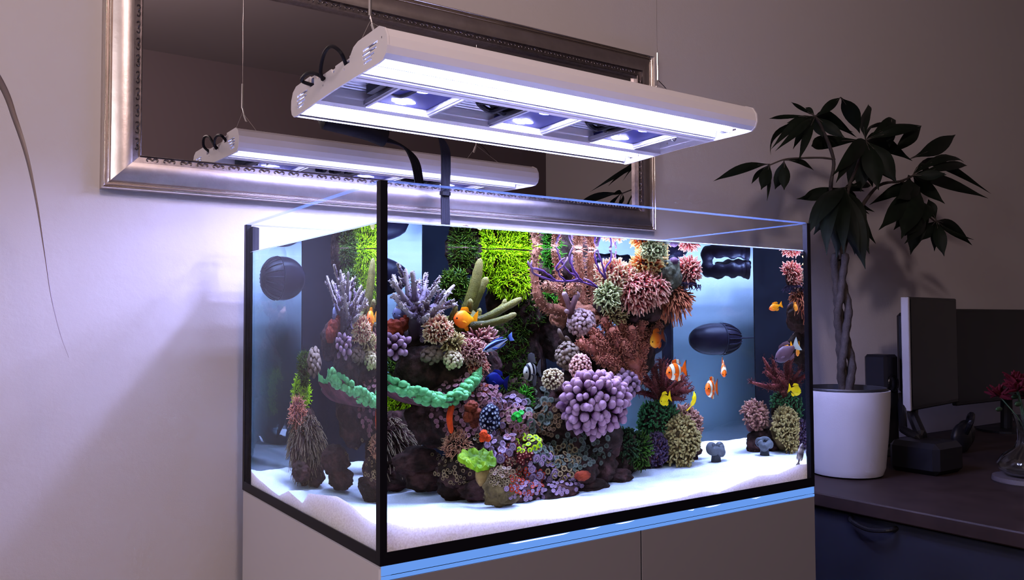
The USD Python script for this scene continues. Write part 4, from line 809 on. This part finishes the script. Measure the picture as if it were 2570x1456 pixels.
# ------------------------------------------------------------------ fish
def fish(name, label, head, tail, y0_, y1_, hr, wr, m, fin=None, tailf=None, group=None, bend=0., shape=1., tailw=1., dors=.32, side=False, eye=.05):
    """A fish from head pixel to tail pixel; hr, wr are its height and width per length."""
    hd, tl = K(head[0], head[1], y0_), K(tail[0], tail[1], y1_); Lf = np.linalg.norm(tl-hd); ax = (tl-hd)/Lf; up = unit(np.array([0, 0, 1.]) - ax*ax[2] if abs(ax[2]) < .9 else np.array([1., 0, 0]) - ax*ax[0]); sd = np.cross(ax, up)
    t = thing(name, label, 'fish', group, at=hd*.5+tl*.5); N, sg = 22, 16; s = np.linspace(0, 1, N); bl = .80
    hh = np.interp(s, [0, .06, .16, .35, .55, .75, .90, 1], [.02, .34, .68, .98, 1, .68, .34, .24])*hr*Lf/2*shape; ww = np.interp(s, [0, .06, .16, .35, .6, .85, 1], [.05, .45, .8, 1, .85, .4, .12])*wr*Lf/2
    off = sd*(bend*Lf)*((s*2-1)**2 - .4)[:, None]; ce = hd + ax*(s*bl*Lf)[:, None] + off; a = np.arange(sg)/sg*2*math.pi
    V = ce[:, None] + up*(hh[:, None]*np.sin(a))[:, :, None] + sd*(ww[:, None]*np.cos(a))[:, :, None]
    k, j = np.meshgrid(np.arange(N-1), np.arange(sg), indexing='ij'); k, j = k.ravel(), j.ravel(); j2 = (j+1) % sg
    F = np.vstack([np.stack([k*sg+j, (k+1)*sg+j2, k*sg+j2], 1), np.stack([k*sg+j, (k+1)*sg+j, (k+1)*sg+j2], 1)]); TT = np.repeat(s*bl, sg)
    if m in SIDEWAYS: TT = np.tile(.5+.5*np.sin(a), N)
    put('body', (V.reshape(-1, 3), F, TT), m, t)
    fm = fin or m
    def sheet(pts, name_, mm, tint):
        o = hd + off[-1]*0; p2 = np.asarray(pts, float)*Lf; poly = Polygon(p2).buffer(0); v, f = extr(poly, .0009, (hd - sd*.00045, ax, up, sd)); q = np.clip(((v-hd) @ ax)/Lf, 0, 1); v = v + sd*(bend*Lf)*(((q/bl)*2-1)**2 - .4)[:, None]
        put(name_, (v, f, q if tint is None else np.full(len(v), tint)), mm, t)
    H2 = hr/2*shape
    sheet([(.78, H2*.26), (.90, H2*.75*tailw), (1.0, H2*1.0*tailw), (.96, .0), (1.0, -H2*1.0*tailw), (.90, -H2*.75*tailw), (.78, -H2*.26)], 'tail_fin', tailf or fm, None)
    sheet([(.26, H2*.92), (.32, H2*(1+dors)), (.50, H2*(1.06+dors)), (.66, H2*(.95+dors*.9)), (.72, H2*.66), (.5, H2*.9)], 'dorsal_fin', fm, None)
    sheet([(.42, -H2*.95), (.50, -H2*(1+dors*.8)), (.64, -H2*(.95+dors*.8)), (.72, -H2*.62), (.55, -H2*.8)], 'anal_fin', fm, None)
    for q in (-1, 1):
        c = ce[6] + sd*q*ww[6]*.92 - up*hh[6]*.25; P = np.array([c, c + ax*.07*Lf + sd*q*.035*Lf - up*.02*Lf, c + ax*.15*Lf + sd*q*.055*Lf - up*.04*Lf]); v, f, _ = tubes(P[None], np.array([[.01, .035, .02]])*Lf, 6)
        c0 = P.mean(0); v = c0 + (v-c0) - sd*(((v-c0) @ sd)*.75)[:, None]; put('pectoral_fin', (v, f, np.full(len(v), .35)), fm, t)
        put('eye', blob(ce[2] + sd*q*ww[2]*.95 + up*hh[2]*.22, np.full(3, eye*Lf*.5), 2, 0)[:2], 'fish_eye', t, smooth=True)
    return t
SIDEWAYS = {'wrasse'}
mat('fish_eye', (.006, .006, .008), .12)
def fmat(name, stops, k=.8, hard=False, trans=.0): return tmat(name, [(p, al_(*c, k)) for p, c in stops], var=.12, scale=120., rough=.35, hard=hard, spec=.12, trans=trans)
O, Wt, Bk = (226, 108, 20), (240, 240, 250), (16, 12, 18)
fmat('anthias', [(0, (236, 104, 70)), (.3, (246, 140, 40)), (1, (250, 176, 24))], .95); fmat('anthias_fin', [(0, (246, 170, 30)), (1, (240, 170, 20))], .9, trans=.4)
fmat('clown', [(0, O), (.15, O), (.155, Bk), (.17, Wt), (.30, Wt), (.305, Bk), (.32, O), (.50, O), (.505, Bk), (.52, Wt), (.64, Wt), (.645, Bk), (.66, O), (.78, O), (.95, O), (.96, Bk), (1, Bk)], .85, True)
fmat('wrasse', [(0, (130, 140, 210)), (.30, (190, 200, 245)), (.52, (150, 165, 240)), (.56, (14, 16, 60)), (.84, (10, 12, 44)), (.88, (90, 110, 230)), (1, (130, 150, 240))], .8); fmat('wrasse_fin', [(0, (60, 80, 190)), (1, (120, 140, 240))], .8, trans=.4)
fmat('banded', [(0, (180, 180, 200)), (.14, (180, 180, 200)), (.15, Bk), (.23, Bk), (.24, (190, 190, 210)), (.36, (190, 190, 210)), (.37, Bk), (.47, Bk), (.48, (150, 150, 175)), (.60, (90, 90, 120)), (.61, Bk), (.7, Bk), (.71, (90, 90, 120)), (1, (50, 50, 70))], .7, True)
fmat('banded_fin', [(0, (40, 40, 56)), (1, (100, 100, 124))], .7)
fmat('tang_blue', [(0, (36, 56, 170)), (.5, (28, 40, 150)), (1, (20, 26, 90))], .55); fmat('yellow_fish', [(0, (240, 220, 40)), (1, (236, 206, 10))], .9)
fmat('flame', [(0, (240, 190, 90)), (.25, (216, 120, 24)), (.55, (180, 84, 16)), (1, (70, 36, 20))], .8); fmat('plum', [(0, (74, 54, 78)), (1, (110, 84, 110))], .7); fmat('plum_tail', [(0, (190, 200, 230)), (1, (205, 215, 245))], .7, trans=.3)
fmat('goby', [(0, (150, 140, 160)), (.2, (80, 70, 90)), (.3, (170, 160, 180)), (.45, (84, 74, 96)), (.6, (170, 160, 180)), (.75, (90, 80, 100)), (1, (160, 150, 170))], .8)
fmat('pale_fish', [(0, (120, 124, 190)), (1, (150, 156, 220))], .7)
fish('anthias', 'orange fish with a yellow forked tail in front of the olive finger coral', (1138, 801), (1200, 803), .255, .275, .52, .26, 'anthias', 'anthias_fin', 'anthias_fin')
fish('clownfish', 'clownfish in front of the tips of the maroon feather coral', (1672, 938), (1724, 924), .19, .205, .50, .26, 'clown')
fish('clownfish', 'small clownfish swimming above the pink and beige cushion corals', (1772, 978), (1802, 972), .14, .165, .60, .30, 'clown')
fish('clownfish', 'clownfish seen nearly head-on, farthest right of the three clownfish', (1819, 944), (1812, 906), .11, .15, .42, .24, 'clown')
fish('cleaner_wrasse', 'slender blue cleaner wrasse with a black side stripe in front of the pink lilac head', (1212, 882), (1288, 844), .215, .225, .22, .15, 'wrasse', 'wrasse_fin', 'wrasse', dors=.15)
fish('cardinalfish', 'black and silver banded cardinalfish with long fins in the gap between the pillars', (1314, 938), (1358, 924), .24, .27, .54, .24, 'banded', 'banded_fin', 'banded_fin', dors=.9)
fish('blue_tang', 'deep blue fish half hidden behind the ridge right of the green plate', (1218, 950), (1276, 962), .24, .25, .52, .2, 'tang_blue')
fish('yellow_goby', 'curled yellow fish swimming above the pink cushion coral', (1745, 982), (1733, 1033), .21, .21, .22, .18, 'yellow_fish', bend=-.22, dors=.2, tailw=.5)
fish('yellow_goby', 'yellow fish half hidden in the foot of the maroon feather coral', (1656, 1010), (1684, 994), .30, .31, .6, .24, 'yellow_fish')
fish('dwarf_angelfish', 'small orange fish with a dark back beside the brown leather bush', (1632, 862), (1668, 840), .25, .27, .56, .26, 'flame')
fish('anthias', 'orange fish close to the right pane under the water surface', (1930, 776), (1964, 764), .095, .075, .42, .24, 'anthias', 'anthias_fin', 'anthias_fin')
fish('plum_fish', 'dull plum-coloured fish with a pale forked tail close to the right pane', (1945, 905), (2006, 862), .060, .018, .44, .24, 'plum', 'plum', 'plum_tail')
fish('anthias', 'orange fish behind the plum-coloured one close to the right pane', (1964, 893), (1990, 866), .072, .045, .5, .22, 'anthias', 'anthias', 'anthias_fin')
fish('sand_goby', 'mottled grey goby resting upright against the right pane on the sand', (2014, 1112), (2002, 1174), .017, .019, .34, .22, 'goby', dors=.2)
fish('pale_fish', 'pale lavender fish half hidden behind the staghorn coral', (985, 790), (1024, 784), .29, .31, .62, .2, 'pale_fish')
# ------------------------------------------------------------------ desk, pot plant and the dark things on the right
DZ = -.10
dk = thing('desk', 'dark wooden desk beside the aquarium carrying the plant pot and monitors', 'desk', at=(2.2, .0, -Z0))
put('desk_top', rbx(1.271, 3.5, -1.10, YW-.004, DZ-.033, DZ, .003), 'desk_wood', dk)
put('front_panel', bx(1.302, 1.318, -1.05, YW-.02, ZF+.002, DZ-.033), 'desk_panel', dk)
put('drawer_front', rbx(1.291, 1.302, -.33, .58, DZ-.24, DZ-.040, .002), 'desk_panel', dk)
put('drawer_handle', rod([(1.291, .185, DZ-.044), (1.272, .170, DZ-.051), (1.266, .126, DZ-.060), (1.272, .083, DZ-.054), (1.291, .071, DZ-.049)], .0052, 8, 20), 'black_plastic', dk)
put('end_panel', cat(bx(1.318, 3.48, -1.05, -1.03, ZF+.002, DZ-.033), bx(3.45, 3.48, -1.03, YW-.02, ZF+.002, DZ-.033)), 'desk_panel', dk)
pcx, pcy = 1.547, .366
pt = thing('plant_pot', 'white tapered plant pot on the desk right of the aquarium', 'pot', at=(pcx, pcy, DZ))
PS = 1.169
def pot_prof(*p): return [(r*PS, DZ + h*PS) for r, h in p]
put('pot_body', lathe(pot_prof((.0, .004), (.070, .001), (.078, .004), (.0835, .02), (.0905, .09), (.0955, .160), (.0965, .190), (.0965, .1935), (.0935, .194), (.0925, .18), (.085, .10), (.0, .10)), (pcx, pcy, 0), 64), 'pot_white', pt, smooth=40)
put('inner_pot', lathe(pot_prof((.0, .150), (.088, .150), (.0905, .196), (.0885, .200), (.0865, .198), (.084, .175), (.0, .175)), (pcx, pcy, 0), 48), 'pot_dark', pt, label='black inner plastic pot', smooth=40)
put('pot_soil', blob((pcx, pcy, DZ+.201), (.098, .098, .010), 3, .15, 8, 3)[:2], 'soil', pt, smooth=True)
py_ = .389
plant = thing('potted_plant', 'tall plant with braided stems and hand-shaped clusters of dark leaves growing from the white pot', 'plant', at=(pcx, pcy, DZ+.2))
def PA(px, py, y=py_): return A(px, py, y)
def stem(pts, r0, r1, name='stem', m='bark', n=24, seg=9):
    P = curve([PA(*q) for q in pts], n); rr = np.linspace(r0, r1, n)*(1+.06*np.random.default_rng(len(pts)).normal(size=n)); put(name, tubes(P[None], rr[None], seg)[:2], m, plant, smooth=True); return P
for k in range(3):
    ph = k*2.09; P = []
    for q in np.linspace(0, 1, 40):
        b0, b1 = PA(2126, 985), PA(2105, 640); c = b0 + (b1-b0)*q; a = ph + q*5.2; rad = .0105 + .0065*math.sin(q*math.pi*2.5)**2
        P.append(c + [rad*math.cos(a), rad*math.sin(a), 0])
    P[0] = np.array(P[0]); put('stem', tubes(np.array(P)[None], (np.linspace(.0115, .010, 40)*(1+.12*np.sin(np.arange(40)*1.7+k)))[None], 9)[:2], 'bark', plant, smooth=True)
stem([(2107,650),(2092,560),(2085,470),(2092,400),(2062,320),(2048,295)], .0065, .0035)
stem([(2110,650),(2125,560),(2128,480),(2150,420),(2170,360)], .0065, .0035)
stem([(2112,650),(2140,560),(2200,470),(2260,455),(2290,442)], .006, .003)
stem([(2108,640),(2120,560),(2118,480)], .006, .004)
stem([(2260,455),(2290,470),(2310,500)], .004, .003); stem([(2310,500),(2330,540),(2345,555)], .003, .002)
stem([(2095,400),(2060,396),(2010,397),(1970,400),(1930,415)], .003, .0018, 'twig', 'twig')
lr = np.random.default_rng(21)
def leaf(base, tip, wpx, droop=.0, dy=0., yb=py_, bend=0.):
    """A lance-shaped leaf from base pixel to tip pixel, folded along its midrib."""
    b, e = PA(*base, yb), PA(*tip, yb + dy); ax = e-b; Ln = np.linalg.norm(ax); n = 12; s = np.linspace(0, 1, n); side0 = unit(np.cross(ax, [.75, .55, .1] + lr.normal(0, .25, 3))); nor = unit(np.cross(side0, ax))
    if nor[2] < 0: nor = -nor
    P = b + ax*s[:, None] + nor*(Ln*(.10+bend)*np.sin(math.pi*s))[:, None] + np.array([0, 0, 1.])*(Ln*droop*np.sin(math.pi*s))[:, None]
    w = wpx/2*.00102*np.array([.05, .12, .34, .62, .84, .97, 1., .94, .78, .52, .2, .01]); t = unit(np.gradient(P, axis=0)); sd = unit(side0 - (t*side0).sum(1, keepdims=True)*t); up = np.cross(sd, t)
    wav = .06*np.sin(s*14 + lr.uniform(0, 6))[:, None]*w[:, None]
    V = []
    for q in (-1, -.5, 0, .5, 1): V.append(P + sd*(w*q)[:, None] + up*(abs(q)*w*.28)[:, None] + up*wav*q)
    V = np.stack(V, 1); base_i = np.arange(n*5).reshape(n, 5); qd = np.stack([base_i[:-1, :-1], base_i[:-1, 1:], base_i[1:, 1:], base_i[1:, :-1]], -1).reshape(-1, 4); top_ = V.reshape(-1, 3); und = top_ - np.repeat(up, 5, 0)*.0005
    Fq = np.vstack([qd, qd[:, ::-1] + n*5]); m = (np.vstack([top_, und]), np.vstack([Fq[:, [0, 1, 2]], Fq[:, [0, 2, 3]]]))
    lf = put('leaf', m, 'leaf_green', plant, smooth=True)
    put('petiole', tubes(np.array([[b, b*.6+P[3]*.4, P[3]]]), np.array([[.0013, .0013, .0009]]), 5)[:2], 'twig', lf)
W_ = {(2046,292): [(1930,298,10,.02),(1985,256,9,0),(2022,270,14,.03),(1935,375,20,0),(1945,380,18,-.03),(1990,375,18,.04),(2006,402,20,-.02),(1968,330,18,.05),(1975,312,14,.03),(2065,345,26,.0),(2150,345,30,.05),(2120,345,26,-.04)],
      (2110,244): [(2050,292,22,0),(2158,335,40,.02)],
      (2172,352): [(2036,367,34,-.02),(2088,442,40,-.05),(2128,472,40,.03),(2180,262,40,.05),(2248,302,36,.03),(2312,316,26,-.03),(2398,338,0,0),(2290,404,44,.02),(2250,458,50,-.06),(2205,478,50,-.05),(2190,470,44,.05),(2160,482,44,.0),(2250,385,36,.05)],
      (2312,316): [(2240,385,38,.02)], (2238,300): [(2232,372,24,0)],
      (2285,398): [(2398,338,44,.02)],
      (2290,440): [(2420,408,34,.02),(2376,438,32,-.03),(2480,498,36,.03),(2372,512,36,-.02),(2300,470,30,.05)],
      (2120,470): [(2013,496,30,.03),(2022,600,40,-.02),(2042,590,46,.04),(2075,642,44,-.06),(2100,650,50,-.03),(2172,676,50,-.05),(2146,640,50,.03),(2182,638,44,-.02),(2198,612,40,.03),(2060,565,44,.05),(2195,532,26,.02),(2170,480,22,.03),(2155,570,46,.06),(2098,590,50,-.04),(2126,610,50,.02),(2045,528,34,.06),(2170,590,48,-.03)],
      (2308,470): [(2205,578,50,-.02),(2196,502,34,.03),(2262,600,60,-.05),(2232,560,56,.04),(2270,560,60,.02),(2250,500,50,-.04)],
      (2320,510): [(2270,612,44,-.03),(2285,640,46,.02),(2300,600,50,.04),(2320,560,40,-.05)],
      (2350,553): [(2440,616,34,.02),(2445,602,12,-.02),(2345,632,26,.03),(2370,644,34,-.03),(2310,605,36,.04),(2330,500,30,.02)],
      (1932,412): [(1790,455,20,.01),(1856,428,12,.03),(1910,477,28,-.02),(1886,462,12,.02),(1925,505,9,.0)],
      (1968,402): [(1945,476,28,.02),(1968,478,26,-.02),(2042,428,15,.02)]}
for bs_, ls in W_.items():
    for px, py, wp, dy in ls:
        if wp: leaf(bs_, (px, py), wp*1.12, dy=dy*1.2, droop=lr.uniform(-.02, .05), bend=lr.uniform(-.05, .08))

for bs_ in ((2172,352), (2120,470), (2308,470), (2320,510), (2290,440), (2046,292)):
    for px, py, wp, dy in W_[bs_]:
        if wp > 16 and lr.random() < .75:
            k = lr.uniform(.72, 1.0); q = np.array([px, py]) + lr.normal(0, 16, 2)
            leaf(bs_, tuple(np.array(bs_)*(1-k) + q*k), wp*lr.uniform(.75, 1.05), dy=dy*1.2 + lr.normal(0, .03), droop=lr.uniform(-.06, .06), bend=lr.uniform(-.08, .08))
# monitors
def screen(name, label, p0, p1, z0, z1, th=.018):
    """A monitor whose face runs from p0 to p1 on the desk."""
    p0, p1 = np.array(p0), np.array(p1); ax = unit(np.append(p1-p0, 0)); n = np.cross(ax, [0, 0, 1.]); Lm = np.linalg.norm(p1-p0); o = np.append(p0, z0)
    t = thing(name, label, 'monitor', at=(*(p0*.5+p1*.5), DZ)); f = lambda b: (o + np.asarray(b.vertices)[:, :1]*ax + np.asarray(b.vertices)[:, 1:2]*(-n) + np.asarray(b.vertices)[:, 2:3]*[0, 0, 1.], np.asarray(b.faces))
    put('casing', f(rbx(0, Lm, 0, th, 0, z1-z0, .003)), 'black_plastic', t); put('display', f(bx(.008, Lm-.008, -.001, 0., .012, z1-z0-.008)), 'screen_black', t)
    return t, f, Lm, o, ax, n
t, f, Lm, o, ax, n = screen('monitor', 'dark monitor turned sideways with a pale edge strip beside the plant pot', (1.962, .42), (2.350, .48), .037, .385)
put('edge_strip', f(rbx(-.012, .0, -.001, .022, 0, .347, .002)), 'bezel_grey', t, label='pale grey side edge')
put('rear_shell', f(rbx(.03, .33, .018, .055, .05, .30, .01)), 'black_plastic', t)
put('stand_arm', cat(rod([(2.10, .49, .14), (2.00, .44, .02), (1.80, .30, DZ+.09)], .016, 10), rod([(1.99, .47, .08), (1.88, .40, -.01), (1.77, .29, DZ+.085)], .012, 10)), 'black_plastic', t)
put('stand_base', rbx(1.69, 1.83, .195, .335, DZ, DZ+.085, .014), 'black_plastic', t)
t, f, Lm, o, ax, n = screen('monitor', 'wide dark monitor standing behind the turned one', (2.377, .50), (3.30, .50), .021, .351)
put('stand', cat(rod([(2.80, .535, .12), (2.80, .54, DZ+.01)], .02, 12), lathe([(0, DZ), (.10, DZ), (.10, DZ+.008), (0, DZ+.012)], (2.80, .54, 0), 32)), 'black_plastic', t)
sp_ = thing('desk_speaker', 'small black speaker box standing behind the white pot', 'speaker', at=(1.93, .48, DZ))
put('box', rbx(1.895, 1.965, .46, .535, DZ+.03, .208, .008), 'black_plastic', sp_); put('foot', rbx(1.885, 1.975, .45, .54, DZ, DZ+.03, .006), 'black_plastic', sp_); put('speaker_cone', lathe([(0, .004), (.012, .003), (.022, .0), (.026, .003), (.028, 0)], (0, 0, 0), 24).apply_transform(trimesh.transformations.translation_matrix([1.93, .459, .12]) @ trimesh.transformations.rotation_matrix(math.pi/2, [1, 0, 0])), 'screen_black', sp_)
hp = thing('headphones', 'black headphones lying on the desk under the monitors', 'headphones', at=(2.2, .36, DZ))
put('ear_cup', blob((2.15, .37, DZ+.047), (.048, .022, .045), 3, .05)[:2], 'black_plastic', hp, smooth=True); put('ear_cup', blob((2.27, .42, DZ+.045), (.048, .022, .043), 3, .05)[:2], 'black_plastic', hp, smooth=True)
put('headband', rod([(2.15, .36, DZ+.055), (2.13, .33, DZ+.10), (2.20, .36, DZ+.115), (2.28, .41, DZ+.10), (2.27, .42, DZ+.05)], .008, 8, 24), 'black_plastic', hp)
# vase with flowers
vx, vy = 1.818, .029
co = thing('coaster', 'round grey coaster under the glass vase', 'coaster', at=(vx, vy, DZ)); put('disc', lathe([(0, DZ), (.082, DZ), (.084, DZ+.003), (.082, DZ+.014), (0, DZ+.015)], (vx, vy, 0), 48), 'coaster', co, smooth=35)
b0 = DZ+.0155
va = thing('flower_vase', 'bulbous clear glass vase on the coaster at the edge of the desk', 'vase', at=(vx, vy, b0))
put('vase_body', lathe([(r*PS, b0 + h*PS) for r, h in [(0, 0), (.040, 0), (.058, .012), (.062, .026), (.050, .045), (.028, .060), (.020, .080), (.022, .110), (.030, .135), (.0285, .135), (.0205, .110), (.0185, .080), (.026, .061), (.048, .044), (.059, .026), (.055, .014), (.038, .004), (0, .004)]], (vx, vy, 0), 48), 'vase_glass', va, smooth=50)
fl = thing('flower_bouquet', 'dark red flowers standing in the glass vase', 'flowers', at=(vx, vy, b0))
fr_ = np.random.default_rng(9)
for k in range(9):
    a = k*2.4; rr = .014 + .007*k; hd = np.array([vx + rr*math.cos(a)*1.2 - .010, vy + rr*math.sin(a), b0 + .222 + .023*fr_.random() - .005*k])
    stm = put('stem', rod([(vx+.006*math.cos(a), vy+.006*math.sin(a), b0+.010), (vx+.008*math.cos(a), vy+.008*math.sin(a), b0+.118), hd], .0016, 6, 14), 'stem_green', fl)
    d = sph(26, fr_, [0, 0, 1], -.1); v, f, _ = tentacles(hd + d*.007, d, .026, .0049, fr_, bend=.4, N=5, seg=5); put('blossom', (v, f), 'petal_red', fl)
    put('stem_leaf', blob(hd + [-.004, 0, -.035], (.016, .004, .006), 2, .1)[:2], 'stem_green', fl, smooth=True)
# long thin leaf hanging into the picture at the left
pl2 = thing('palm_leaf', 'single long thin leaf hanging down in front of the wall at the left edge', 'leaf', at=A(60, 400, .42))
P = curve([A(-260, -140, .30), A(-120, 20, .34), A(0, 205, .40), A(38, 300, .42), A(68, 395, .42), A(92, 510, .42), A(112, 640, .42), A(128, 745, .42), A(150, 835, .42), A(173, 898, .42)], 60)
t = unit(np.gradient(P, axis=0)); tw = np.linspace(.2, 1.6, 60); u0 = unit(np.cross(t, [.4, .9, 0])); w0 = np.cross(t, u0); sd = u0*np.cos(tw)[:, None] + w0*np.sin(tw)[:, None]; nn = np.cross(sd, t); wd = .0058*np.interp(np.arange(60)/59, [0, .3, .5, .8, 1], [1.3, 1.15, 1., .7, .05])[:, None]
V = np.stack([P - sd*wd, P + nn*wd*.3, P + sd*wd, P - nn*.0004], 1).reshape(-1, 3); k, j = np.meshgrid(np.arange(59), np.arange(4), indexing='ij'); k, j = k.ravel(), j.ravel(); j2 = (j+1) % 4
put('blade', (V, np.vstack([np.stack([k*4+j, k*4+j2, (k+1)*4+j2], 1), np.stack([k*4+j, (k+1)*4+j2, (k+1)*4+j], 1)])), 'frond', pl2, smooth=True)
